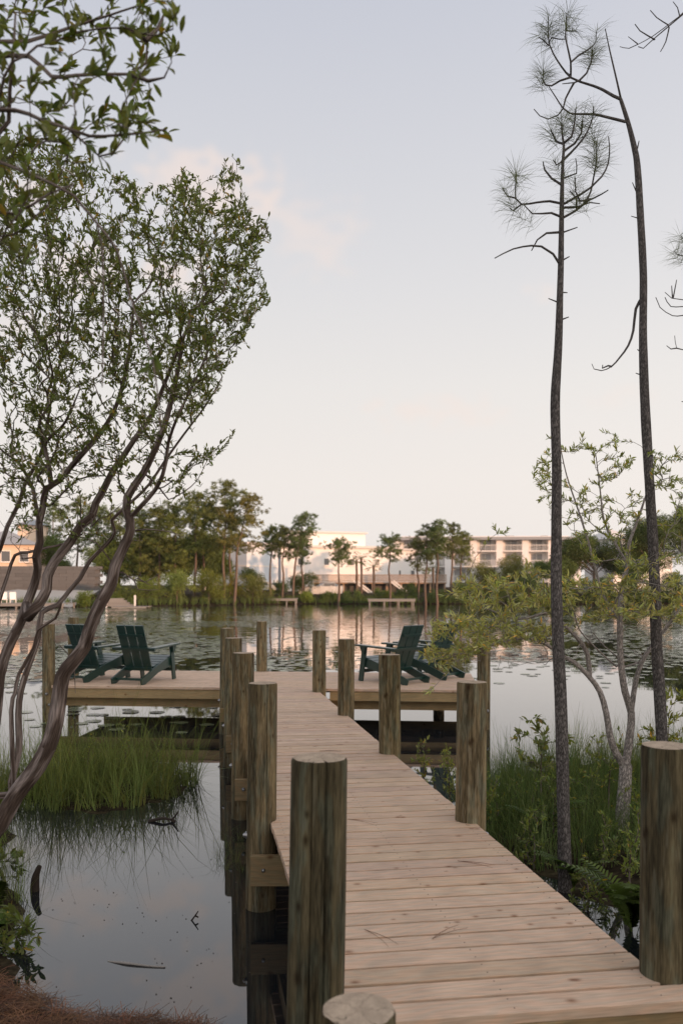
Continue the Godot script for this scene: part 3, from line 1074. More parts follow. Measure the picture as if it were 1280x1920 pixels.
func make_left_tree() -> void:
	rng.seed = 31
	var ox := 0.0
	var oy := 800.0
	var sc := 2.7826
	var root := thing("titi_tree", "many-stemmed leaning tree with reddish grey bark and small leaves on the bank", "tree", ground_at(-2.42, 5.15))
	var sk := Skel.new()
	var s1 := PackedVector3Array([P(-130, 1765, 5.2), P(-90, 1680, 5.18), P(-45, 1600, 5.15), P(0, 1545, 5.1), P(30, 1490, 5.1), P(72, 1435, 5.05), P(100, 1375, 5.0), P(112, 1310, 5.0)])
	s1.append_array(C([[330, 1300], [380, 1230], [440, 1150], [470, 1050], [520, 930], [580, 820], [600, 730], [640, 640], [680, 550], [680, 490], [660, 440], [665, 370], [700, 310], [750, 240], [800, 140], [850, 20], [890, -120], [930, -300], [960, -480]], ox, oy, sc, 5.00, 0.08))
	stem(sk, s1, 0.066, 0.009)
	var first := sk.pos[0]
	stem(sk, C([[-190, 2290], [-120, 2000], [-60, 1750], [-25, 1550], [-10, 1400], [0, 1300], [20, 1220], [60, 1120], [110, 1020], [140, 930], [180, 830], [200, 740], [190, 680], [210, 600], [205, 500], [225, 420], [240, 330], [310, 280], [370, 210], [450, 120], [520, 40], [600, -90], [650, -260], [680, -450], [700, -650]], ox, oy, sc, 5.18, 0.08), 0.0433, 0.0060, true)
	stem(sk, C([[150, 990], [200, 930], [245, 850], [250, 780], [290, 700], [370, 600], [420, 520], [480, 470], [500, 400], [540, 330], [590, 230], [640, 160], [700, 70], [790, -60], [850, -200], [930, -400], [1000, -560], [1060, -760]], ox, oy, sc, 5.04, 0.09), 0.0341, 0.0041, true)
	stem(sk, C([[70, 1920], [61, 1850], [100, 1690], [98, 1500], [110, 1380], [150, 1250], [200, 1100], [220, 970], [300, 930], [360, 860], [420, 790], [470, 700], [560, 610], [600, 550], [585, 490], [620, 450], [700, 380], [780, 300], [860, 180], [960, 40], [1080, -120], [1160, -260]], ox, oy, sc, 5.33, 0.09), 0.0223, 0.0041, true)
	stem(sk, C([[-420, 2680], [-330, 2000], [-230, 1300], [-120, 860], [-60, 760], [0, 640], [40, 520], [100, 400], [135, 290], [200, 180], [240, 40], [270, -150], [330, -400]], ox, oy, sc, 5.62, 0.1), 0.0310, 0.0060)
	stem(sk, C([[-130, 2050], [-110, 1500], [-60, 1100], [0, 900], [40, 780], [80, 670], [150, 655], [250, 630], [340, 610], [430, 560]], ox, oy, sc, 5.47, 0.1), 0.0211, 0.0060, true)
	stem(sk, C([[75, 1900], [60, 1480], [80, 1391], [100, 1290], [180, 1150], [200, 1060], [290, 1000], [320, 920]], ox, oy, sc, 5.22, 0.05), 0.0161, 0.0071, true)
	stem(sk, C([[685, 470], [740, 410], [810, 330], [850, 250], [870, 170], [880, 80], [930, -60], [1010, -220], [1090, -400], [1180, -560]], ox, oy, sc, 4.97, 0.08), 0.0149, 0.0030, true)
	stem(sk, C([[690, 545], [760, 535], [830, 540], [900, 550], [960, 575]], ox, oy, sc, 5.00, 0.1), 0.0062, 0.0015, true)
	stem(sk, C([[205, 500], [190, 420], [170, 320], [110, 200], [20, 130], [-60, 60]], ox, oy, sc, 5.18, 0.1), 0.0136, 0.0041, true)
	stem(sk, C([[265, 280], [255, 190], [235, 100], [270, 50], [340, -20], [420, -200]], ox, oy, sc, 5.18, 0.1), 0.0161, 0.0041, true)
	stem(sk, C([[820, 300], [880, 380], [910, 370], [960, 340], [1030, 280], [1080, 180], [1130, 120]], ox, oy, sc, 4.97, 0.1), 0.0050, 0.0015, true)
	# bare forked twigs that hang out over the water
	for br in [[[590, 760], [640, 760], [700, 800], [760, 810], [840, 760]], [[700, 800], [720, 850], [830, 850]], [[720, 790], [790, 830]], [[395, 1230], [340, 1170], [280, 1110]], [[385, 1240], [390, 1290], [395, 1391]], [[440, 1170], [470, 1160]], [[120, 690], [100, 640], [60, 600]], [[480, 520], [520, 480], [560, 470], [640, 400]]]:
		stem(sk, C(br, ox, oy, sc, 5.03, 0.03), 0.0043, 0.0015, true)
	# crown: where twigs end
	var poly := PackedVector2Array([Vector2(-260, 240), Vector2(-40, 230), Vector2(120, 270), Vector2(230, 330), Vector2(290, 350), Vector2(345, 312), Vector2(372, 330), Vector2(385, 400), Vector2(412, 330), Vector2(430, 282), Vector2(448, 320), Vector2(470, 390), Vector2(510, 400), Vector2(505, 445), Vector2(480, 490), Vector2(508, 555), Vector2(480, 610), Vector2(450, 650), Vector2(425, 700), Vector2(400, 760), Vector2(350, 800), Vector2(300, 830), Vector2(200, 870), Vector2(120, 930), Vector2(-60, 960), Vector2(-280, 900)])
	var keep := func(q: Vector2) -> float:
		var f := 1.0
		if q.y > 700: f = lerpf(1.0, 0.25, clampf((q.y - 700) / 200.0, 0, 1))
		if q.x < 0: f *= 0.35
		f *= 0.35 + 0.9 * smoothstep(-0.25, 0.2, nz(q.x * 1.4, q.y * 1.4, 77.0))
		return f
	var targets := in_poly(poly, 3600, 4.4, 6.0, keep)
	targets.append_array(in_poly(PackedVector2Array([Vector2(330, 930), Vector2(330, 850), Vector2(400, 830), Vector2(440, 800), Vector2(430, 840), Vector2(390, 880)]), 50, 4.7, 5.2))
	targets.append_array(in_poly(PackedVector2Array([Vector2(20, 1000), Vector2(20, 800), Vector2(280, 800), Vector2(320, 900), Vector2(220, 1010)]), 170, 4.7, 5.6))
	var tips := grow(sk, targets, 0.28, 0.07, 0.20)
	grow(sk, in_poly(PackedVector2Array([Vector2(10, 1080), Vector2(10, 760), Vector2(330, 740), Vector2(360, 900), Vector2(250, 1060)]), 170, 4.7, 5.7), 0.2, 0.06, 0.3)
	for k in sk.pos.size():
		if rng.randf() < 0.04 and sk.fix[k] == 0.0 and sk.pos[k].y > 3.0 and sk.par[k] >= 0:
			tips.append([sk.pos[k], (sk.pos[k] - sk.pos[sk.par[k]]).normalized()])
	print("left tree nodes ", sk.pos.size(), " tips ", tips.size())
	add_wood(root, "trunk", sk, M.titi_bark, 0.0013, 0.42, 0.12)
	var lf := leaf_mesh(M.leaf, 0.062, 0.021)
	add_crown(root, "foliage", lf, leaves_on(tips, 12, 0.13, 0.52, 0.35, 0.75, 0.22))
	# pale flower spikes
	var sp := MB.new()
	sp.tube(PackedVector3Array([Vector3.ZERO, Vector3(0.006, 0.05, 0), Vector3(0.02, 0.10, 0.004)]), PackedFloat32Array([0.0045, 0.005, 0.002]), 5)
	var xs: Array = []
	var cs: Array = []
	for t in tips:
		if rng.randf() < 0.12:
			xs.append(aim((t[1] + rdir() * 0.8).normalized(), rdir(), rnd(0.5, 0.9), t[0] - t[1] * 0.07)); cs.append(Color.WHITE * rnd(0.7, 1.1))
	add_crown(root, "flower_spikes", sp.commit(M.bloom), [xs, cs])

	# a second tree of the kind reaches in close above the camera
	root = thing("titi_tree", "overhanging tree branch with large dark green leaves near the sky's top corner", "tree", ground_at(-1.75, 2.7))
	sk = Skel.new()
	var g := ground_at(-1.75, 2.7)
	stem(sk, PackedVector3Array([g + Vector3(0, -0.1, 0), Vector3(-1.7, 1.3, -2.72), Vector3(-1.58, 2.3, -2.8), P(-190, 600, 2.85), P(-140, 350, 2.9), P(-100, 150, 2.9), P(-80, -80, 2.9), P(-60, -300, 2.9)]), 0.045, 0.018)
	var z := 2.37
	for br in [[[-420, 560], [-150, 500], [70, 490], [180, 530], [300, 570], [400, 605], [530, 600], [650, 590], [740, 575]], [[-300, 240], [-120, 190], [0, 185], [120, 185], [220, 155], [320, 120], [480, 70], [600, 30]], [[-330, 320], [-60, 260], [130, 250], [230, 340], [340, 335], [450, 330], [580, 330], [650, 280], [655, 200], [620, 150], [520, 125]], [[-350, 760], [-100, 900], [60, 950], [220, 860], [330, 820]], [[-420, 1000], [-200, 1050], [0, 1150]], [[650, 180], [700, 130], [740, 40]], [[580, 330], [660, 360], [730, 345]], [[-60, 640], [40, 540], [45, 400], [60, 240], [70, 60]]]:
		stem(sk, C(br, 0, 0, z, 2.75, 0.05), 0.009, 0.003, true)
	var hang := PackedVector2Array([Vector2(-160, -60), Vector2(150, -60), Vector2(240, -20), Vector2(330, -20), Vector2(350, 20), Vector2(358, 90), Vector2(335, 130), Vector2(290, 120), Vector2(262, 160), Vector2(350, 215), Vector2(352, 262), Vector2(290, 262), Vector2(240, 285), Vector2(200, 320), Vector2(130, 360), Vector2(60, 440), Vector2(-160, 500)])
	targets = in_poly(hang, 300, 2.45, 3.3)
	# single sprays lower down, close to the lens
	for q in [[190, 605], [195, 735], [270, 705], [285, 722], [303, 815], [20, 520], [60, 470]]:
		targets.append(P(q[0], q[1], 2.6))
	stem(sk, C([[-300, 640], [0, 720], [130, 770], [330, 870], [430, 990], [520, 1110], [560, 1240], [600, 1390], [640, 1460]], 0, 0, z, 2.6, 0.02), 0.006, 0.0025, true)
	stem(sk, C([[600, 1390], [680, 1600], [710, 1850], [716, 1930]], 0, 0, z, 2.6, 0.02), 0.003, 0.002, true)
	stem(sk, C([[430, 990], [455, 1100], [460, 1400], [455, 1720]], 0, 0, z, 2.6, 0.02), 0.003, 0.002, true)
	tips = grow(sk, targets, 0.3, 0.06, 0.18)
	add_wood(root, "branch", sk, M.titi_bark, 0.0016, 0.42, 0.1)
	add_crown(root, "foliage", lf, leaves_on(tips, 9, 0.09, 0.74, 0.25, 0.7, 0.2))

func pine_tuft(m: String) -> ArrayMesh:
	return needle_mesh(M[m], 34, 0.20, 0.0020, 0.45, 0.14)

func make_near_pines() -> void:
	rng.seed = 41
	var tuft := pine_tuft("needle")
	var a := [880.0, 0.0, 3.2]
	var b := [880.0, 420.0, 3.2]
	var specs := [
		{"at": [1058, 1640, 5.95], "d": 5.95, "label": "thin straight young pine trunk with tufted top and stub branches",
		"trunk": [[1060, 1700, 0.058], [1057, 1600, 0.056], [1055, 1500, 0.053], [1050, 1300, 0.050], [1042, 1100, 0.045], [1043, 900, 0.041], [1040, 760, 0.037], [1046, 650, 0.032], [1049, 560, 0.028], [1051, 480, 0.025], [1052, 400, 0.020], [1054, 312, 0.013], [1056, 275, 0.010], [1053, 250, 0.008], [1052, 231, 0.006]],
		"top": [[[562, 865], [520, 850], [495, 800], [488, 780]], [[562, 860], [610, 820], [630, 720], [637, 650]], [[565, 905], [630, 860], [668, 800], [678, 720]], [[570, 950], [640, 880], [700, 800], [738, 700], [742, 640]], [[545, 975], [520, 990], [500, 960]], [[545, 1220], [480, 1207], [400, 1215], [310, 1225], [275, 1190], [278, 1060], [279, 1040]], [[278, 1190], [225, 1175], [195, 1130]], [[310, 1225], [260, 1265], [240, 1250]], [[570, 1300], [640, 1260], [700, 1205], [725, 1150], [745, 1050], [760, 950], [760, 850]], [[640, 1190], [600, 1145]], [[720, 1195], [660, 1205], [635, 1150], [632, 1065]]],
		"bare": [[[545, 1105], [490, 1070], [450, 1020], [440, 970]], [[545, 1300], [490, 1278], [375, 1282], [325, 1230]], [[570, 1220], [640, 1180], [725, 1125], [790, 1060], [830, 980], [838, 880], [832, 820]], [[575, 1065], [640, 1040], [635, 950]], [[570, 1245], [650, 1240], [720, 1215], [780, 1222]], [[730, 1195], [790, 1165], [830, 1140]]],
		"low": [[[535, 235], [500, 180], [430, 135], [370, 130], [260, 150], [150, 205]], [[535, 50], [460, 55], [405, 95], [370, 160]], [[565, 48], [645, 20]], [[560, 215], [598, 195]], [[530, 470], [472, 447]], [[555, 410], [585, 412]], [[555, 572], [593, 558]], [[515, 945], [500, 942]]],
		"extra": [[548, 728], [760, 1015], [742, 960], [745, 850], [560, 780]]},
		{"at": [1245, 1560, 7.0], "d": 7.0, "label": "taller bent pine trunk whose crown hangs over to one side",
		"trunk": [[1246, 1590, 0.062], [1240, 1400, 0.056], [1230, 1200, 0.052], [1222, 1000, 0.049], [1210, 800, 0.044], [1205, 650, 0.040], [1205, 520, 0.036], [1199, 400, 0.033], [1194, 312, 0.029], [1188, 275, 0.025], [1177, 231, 0.021], [1163, 187, 0.017]],
		"top": [[[905, 595], [860, 575], [800, 540], [740, 515], [660, 490], [605, 465], [550, 400], [500, 320], [475, 260], [470, 180], [470, 95]], [[475, 275], [440, 240], [412, 222]], [[605, 455], [605, 370], [590, 300], [575, 220], [578, 130], [582, 75]], [[580, 185], [640, 188]], [[605, 375], [650, 335], [720, 290], [755, 250], [760, 190]], [[660, 480], [700, 440], [725, 380], [738, 300]], [[600, 465], [540, 485], [490, 515], [455, 510], [438, 480], [445, 425]]],
		"bare": [[[905, 590], [885, 500], [850, 350], [832, 270], [812, 172]], [[630, 495], [555, 503]], [[930, 730], [830, 705], [740, 685], [680, 685], [600, 680], [560, 650], [520, 590], [475, 520]], [[620, 505], [575, 590], [560, 650], [530, 690], [470, 715], [420, 695], [385, 655]], [[490, 225], [535, 235], [575, 235]], [[1005, 890], [1015, 845]], [[998, 1150], [975, 1095]], [[1012, 1310], [968, 1297]]],
		"low": [[[1035, 440], [995, 510], [980, 640], [950, 730], [900, 800], [850, 855], [790, 880], [745, 870], [732, 840]], [[850, 855], [830, 850], [795, 865], [797, 845]], [[1025, 905], [995, 895]], [[1025, 770], [1005, 752]]],
		"extra": [[470, 190], [438, 465], [730, 330]]},
		{"at": [1420, 1560, 7.2], "d": 7.2, "label": "pine standing past the tall piling, only its bare twigs reaching in against the sky", "off": true,
		"trunk": [[1425, 1600, 0.062], [1420, 1300, 0.055], [1415, 1000, 0.048], [1405, 600, 0.040], [1395, 300, 0.03], [1385, 0, 0.022], [1380, -250, 0.012]],
		"top": [[[1640, 1500], [1500, 1450], [1380, 1470], [1290, 1450], [1265, 1415]], [[1640, 1560], [1500, 1545], [1280, 1535], [1240, 1525], [1222, 1505]]],
		"bare": [[[1640, -330], [1400, -60], [1280, 75], [1220, 125], [1100, 215], [1010, 265], [955, 290], [900, 280]], [[1275, 88], [1190, 160], [1095, 240], [1040, 290], [1010, 280]], [[1190, 150], [1120, 105], [1082, 62]], [[1110, 238], [1020, 185], [990, 145]], [[1005, 262], [950, 220]], [[1195, 165], [1175, 250], [1143, 310]], [[1258, 95], [1245, 45], [1218, 10]]],
		"low": [[[1640, 500], [1400, 470], [1280, 455], [1210, 445], [1170, 410]], [[1215, 445], [1210, 370]], [[1220, 440], [1240, 335]], [[1640, 520], [1400, 505], [1280, 495], [1205, 495], [1170, 440]], [[1640, 600], [1400, 540], [1280, 548], [1215, 550], [1140, 500], [1115, 440]], [[1640, 820], [1400, 770], [1280, 755], [1240, 745], [1228, 670]], [[1240, 745], [1205, 750], [1180, 730]], [[1640, 1160], [1400, 1090], [1270, 1065]]],
		"extra": []}]
	for sp in specs:
		var d: float = sp.d
		var at := P(sp.at[0], sp.at[1], d)
		var root := thing("pine_tree", sp.label, "tree", Vector3(at.x, land(at.x, d), at.z))
		var sk := Skel.new()
		var prev := -1
		var pts := PackedVector3Array()
		for t in sp.trunk: pts.append(P(t[0], t[1], d))
		pts[0].y = minf(pts[0].y, -0.45)
		var fine := smooth_path(pts, 0.035)
		for k in fine.size():
			var y := fine[k].y
			var r := 0.01
			for q in pts.size() - 1:
				if y >= pts[q].y and y <= pts[q + 1].y:
					r = 0.86 * lerpf(sp.trunk[q][2], sp.trunk[q + 1][2], (y - pts[q].y) / (pts[q + 1].y - pts[q].y))
			if y <= pts[0].y: r = sp.trunk[0][2]
			if y > pts[-1].y: r = sp.trunk[-1][2]
			prev = sk.add(fine[k], prev, r)
		var xs: Array = []
		var cs: Array = []
		for kind in ["top", "bare", "low"]:
			var w: Array = b if kind == "low" else a
			for br in sp[kind]:
				var path := C(br, w[0], w[1], w[2], d, 0.06)
				var thick := 0.013 if br.size() > 7 else (0.009 if br.size() > 3 else 0.006)
				if sp.has("off"): thick = 0.006
				stem(sk, path, thick, 0.0035, true)
				if kind == "top":
					var n := path.size()
					var dir := (path[n - 1] - path[n - 2]).normalized()
					for q in 3:
						xs.append(aim((dir + Vector3(0, 0.5, 0) + rdir() * 0.25).normalized(), rdir(), rnd(0.8, 1.15), path[n - 1] - dir * (0.03 + 0.075 * q) + rdir() * 0.01))
						var g := rnd(0.75, 1.2)
						cs.append(Color(g, g, g))
		for e in sp.extra:
			for q in 2:
				xs.append(aim((Vector3.UP + rdir() * 0.5).normalized(), rdir(), rnd(0.75, 1.05), P(a[0] + e[0] / a[2], a[1] + e[1] / a[2], d + rnd(-0.08, 0.08)))); cs.append(Color.WHITE * rnd(0.8, 1.1))
		add_wood(root, "trunk", sk, M.pine_bark, 0.0028, 0.4, 0.16)
		add_crown(root, "needles", tuft, [xs, cs])

func make_pale_shrub() -> void:
	rng.seed = 51
	var ox := 780.0
	var oy := 1000.0
	var sc := 2.56
	var d := 7.2
	var at := P(1168, 1560, d)
	var root := thing("marsh_shrub", "open grey-stemmed shrub with pale lime green narrow leaves between two pines", "shrub", Vector3(at.x, land(at.x, d), at.z))
	var sk := Skel.new()
	stem(sk, C([[985, 1490], [985, 1400], [992, 1300], [1000, 1200], [1003, 1110]], ox, oy, sc, d), 0.062, 0.052)
	stem(sk, C([[1000, 1120], [960, 1060], [930, 980], [910, 860], [880, 760], [830, 690], [760, 620], [700, 590], [620, 530], [520, 500], [420, 520], [340, 545], [220, 560]], ox, oy, sc, d, 0.05), 0.032, 0.006, true)
	stem(sk, C([[830, 690], [820, 580], [770, 500], [710, 440], [640, 380], [560, 400], [470, 410], [360, 370], [260, 330]], ox, oy, sc, d, 0.05), 0.022, 0.005, true)
	stem(sk, C([[1005, 1100], [1025, 960], [1030, 860], [1000, 760], [980, 620], [975, 400], [985, 260], [1015, 150], [1020, 50], [1060, -60], [1100, -180]], ox, oy, sc, d, 0.05), 0.036, 0.008, true)
	stem(sk, C([[1030, 860], [1050, 720], [1080, 620], [1130, 540], [1200, 450], [1270, 350], [1340, 250]], ox, oy, sc, d, 0.05), 0.024, 0.008, true)
	stem(sk, C([[980, 420], [930, 360], [880, 250], [830, 60], [780, -100], [720, -280], [690, -420]], ox, oy, sc, d, 0.06), 0.015, 0.004, true)
	stem(sk, C([[1015, 150], [960, 60], [900, -60], [880, -220], [860, -380]], ox, oy, sc, d, 0.06), 0.012, 0.004, true)
	stem(sk, C([[1085, 610], [1000, 640], [960, 590], [900, 540], [850, 480]], ox, oy, sc, d, 0.06), 0.010, 0.004, true)
	stem(sk, C([[960, 640], [870, 560], [780, 460], [760, 380]], ox, oy, sc, d, 0.06), 0.010, 0.004, true)
	# twigs end: a thin fan against the sky, and a thicker shelf lower down
	var fan := PackedVector2Array([Vector2(1000, 880), Vector2(1030, 815), Vector2(1075, 830), Vector2(1105, 800), Vector2(1150, 790), Vector2(1175, 830), Vector2(1230, 850), Vector2(1300, 830), Vector2(1340, 1010), Vector2(1250, 1070), Vector2(1120, 1060), Vector2(1060, 990), Vector2(1010, 950)])
	var fanned := func(q: Vector2) -> float: return smoothstep(-0.28, 0.12, nz(q.x * 2.2, q.y * 2.2, 5.0))
	var up := in_poly(fan, 300, 6.6, 7.8, fanned)
	up.append_array([P(925, 985, 6.9), P(945, 1000, 6.95), P(915, 1012, 6.9), P(952, 990, 6.9)])
	var shelf := PackedVector2Array([Vector2(850, 1085), Vector2(900, 1068), Vector2(960, 1080), Vector2(990, 1050), Vector2(1010, 1070), Vector2(1100, 1085), Vector2(1280, 1075), Vector2(1340, 1180), Vector2(1240, 1160), Vector2(1150, 1160), Vector2(1090, 1175), Vector2(1000, 1150), Vector2(930, 1160), Vector2(880, 1140), Vector2(850, 1115)])
	var low := in_poly(shelf, 330, 6.5, 7.8)
	var hem := PackedVector2Array([Vector2(800, 1195), Vector2(840, 1150), Vector2(900, 1160), Vector2(1000, 1165), Vector2(1090, 1180), Vector2(1010, 1200), Vector2(940, 1215), Vector2(880, 1235), Vector2(830, 1260), Vector2(795, 1235)])
	low.append_array(in_poly(hem, 170, 6.4, 7.3))
	for q in [[800, 1300], [835, 1265], [812, 1215], [790, 1228], [830, 1118], [855, 1120], [815, 1170]]: low.append(P(q[0], q[1], rnd(6.6, 7.0)))
	var t1 := grow(sk, up, 0.25, 0.08, 0.22)
	var t2 := grow(sk, low, 0.25, 0.08, 0.25)
	# bare twigs
	var bare := in_poly(PackedVector2Array([Vector2(850, 1130), Vector2(1100, 1050), Vector2(1280, 1000), Vector2(1280, 1260), Vector2(1100, 1230), Vector2(960, 1260), Vector2(880, 1250)]), 220, 6.5, 7.9)
	grow(sk, bare, 0.2, 0.07, 0.3)
	add_wood(root, "trunk", sk, M.grey_bark, 0.0021, 0.40, 0.12)
	var lf := leaf_mesh(M.lime_leaf, 0.052, 0.0110, 0.2, 0.12)
	var l1 := leaves_on(t1, 15, 0.09, 0.95, 0.35, 0.75, 0.2)
	for k in l1[1].size(): l1[1][k] = l1[1][k] * Color(0.78, 0.85, 0.72)
	var l2 := leaves_on(t2, 22, 0.12, 1.05, 0.35, 0.75, 0.2)
	l1[0].append_array(l2[0]); l1[1].append_array(l2[1])
	add_crown(root, "foliage", lf, l1)

func small_bush(label: String, poly: PackedVector2Array, base: Vector3, d: float, n: int, leaf: Mesh, per: int, size: float, called := "bush", tint := Color.WHITE, deep := 0.25) -> void:
	var root := thing(called, label, "bush" if called == "bush" else "plant", base)
	var sk := Skel.new()
	var cen := Vector2.ZERO
	for p in poly: cen += p
	cen /= poly.size()
	stem(sk, PackedVector3Array([base + Vector3(0, -0.05, 0), (base + P(cen.x, cen.y, d)) * 0.5 + rdir() * 0.03, P(cen.x, cen.y, d)]), 0.009, 0.004)
	var tips := grow(sk, in_poly(poly, n, d - deep, d + deep), 0.35, 0.07, 0.2)
	add_wood(root, "stem", sk, M.titi_bark, 0.0018, 0.4)
	var l := leaves_on(tips, per, 0.12, size, 0.3, 0.8, 0.2)
	for k in l[1].size(): l[1][k] = l[1][k] * tint
	add_crown(root, "foliage", leaf, l)

func make_fern(at: Vector3, label: String, fronds: int, length: float, toward: Vector3, tint: Color) -> void:
	at.y = maxf(at.y, -0.03)
	var root := thing("fern", label, "fern", at)
	for k in fronds:
		var out := (toward + rdir() * 0.9)
		out.y = 0
		out = out.normalized()
		var l := length * rnd(0.7, 1.1)
		var b := MB.new()
		var pts := PackedVector3Array()
		var rr := PackedFloat32Array()
		for s in 9:
			var t := s / 8.0
			pts.append(out * l * 0.62 * t * t + out * 0.1 * l * t + Vector3(0, l * (0.98 * t - 0.32 * t * t * t), 0) + Vector3(rnd(-1, 1), 0, rnd(-1, 1)) * 0.004)
			rr.append(0.0025 * (1.0 - t * 0.8))
		b.tube(pts, rr, 4, tint)
		var g := rnd(0.8, 1.2)
		var fine := smooth_path(pts, l / 19.0)
		for s in range(3, fine.size() - 1):
			var t := float(s) / fine.size()
			var dir := (fine[s + 1] - fine[s - 1]).normalized()
			var side := dir.cross(Vector3.UP).normalized()
			var ll := l * 0.20 * sin(PI * clampf(t * 1.02, 0.0, 1.0)) * rnd(0.85, 1.1) + 0.01
			for e in [-1.0, 1.0]:
				var d: Vector3 = (side * e + dir * 0.45).normalized()
				var w: Vector3 = d.cross(side.cross(dir)).normalized() * l * 0.013
				var nn: Vector3 = w.cross(d).normalized()
				if nn.y < 0: nn = -nn
				var c := Color(tint.r * g, tint.g * g, tint.b * g)
				b.face([fine[s] - w, fine[s] + d * ll * 0.6 - w * 0.9 , fine[s] + d * ll - Vector3(0, ll * 0.15, 0), fine[s] + d * ll * 0.6 + w * 0.9, fine[s] + w], c)
		put("frond", b.commit(M.fern), root)

func grass_patch(called: String, label: String, spots: Array, tufts: Array, s0: float, s1: float, tint: Color) -> void:
	# one object: nobody could count the blades; several tuft shapes are mixed by turning and scaling
	var root := Node3D.new()
	root.name = numbered(called)
	add_child(root)
	tag(root, label, "grass", "", "stuff")
	var xs: Array = [[], [], []]
	var cs: Array = [[], [], []]
	for p: Vector3 in spots:
		var k := rng.randi() % 3
		var s := rnd(s0, s1)
		xs[k].append(Transform3D(Basis.from_euler(Vector3(rnd(-0.28, 0.28), rnd(0, TAU), rnd(-0.28, 0.28))).scaled(Vector3(s, s * rnd(0.8, 1.25), s)), p))
		var g := rnd(0.5, 1.35)
		var dry := rnd(0.0, 1.0)
		cs[k].append(Color(tint.r * g * (1.0 + 0.35 * dry * dry), tint.g * g, tint.b * g))
	for k in 3:
		if xs[k].size(): many("blades", tufts[k], xs[k], cs[k], root)

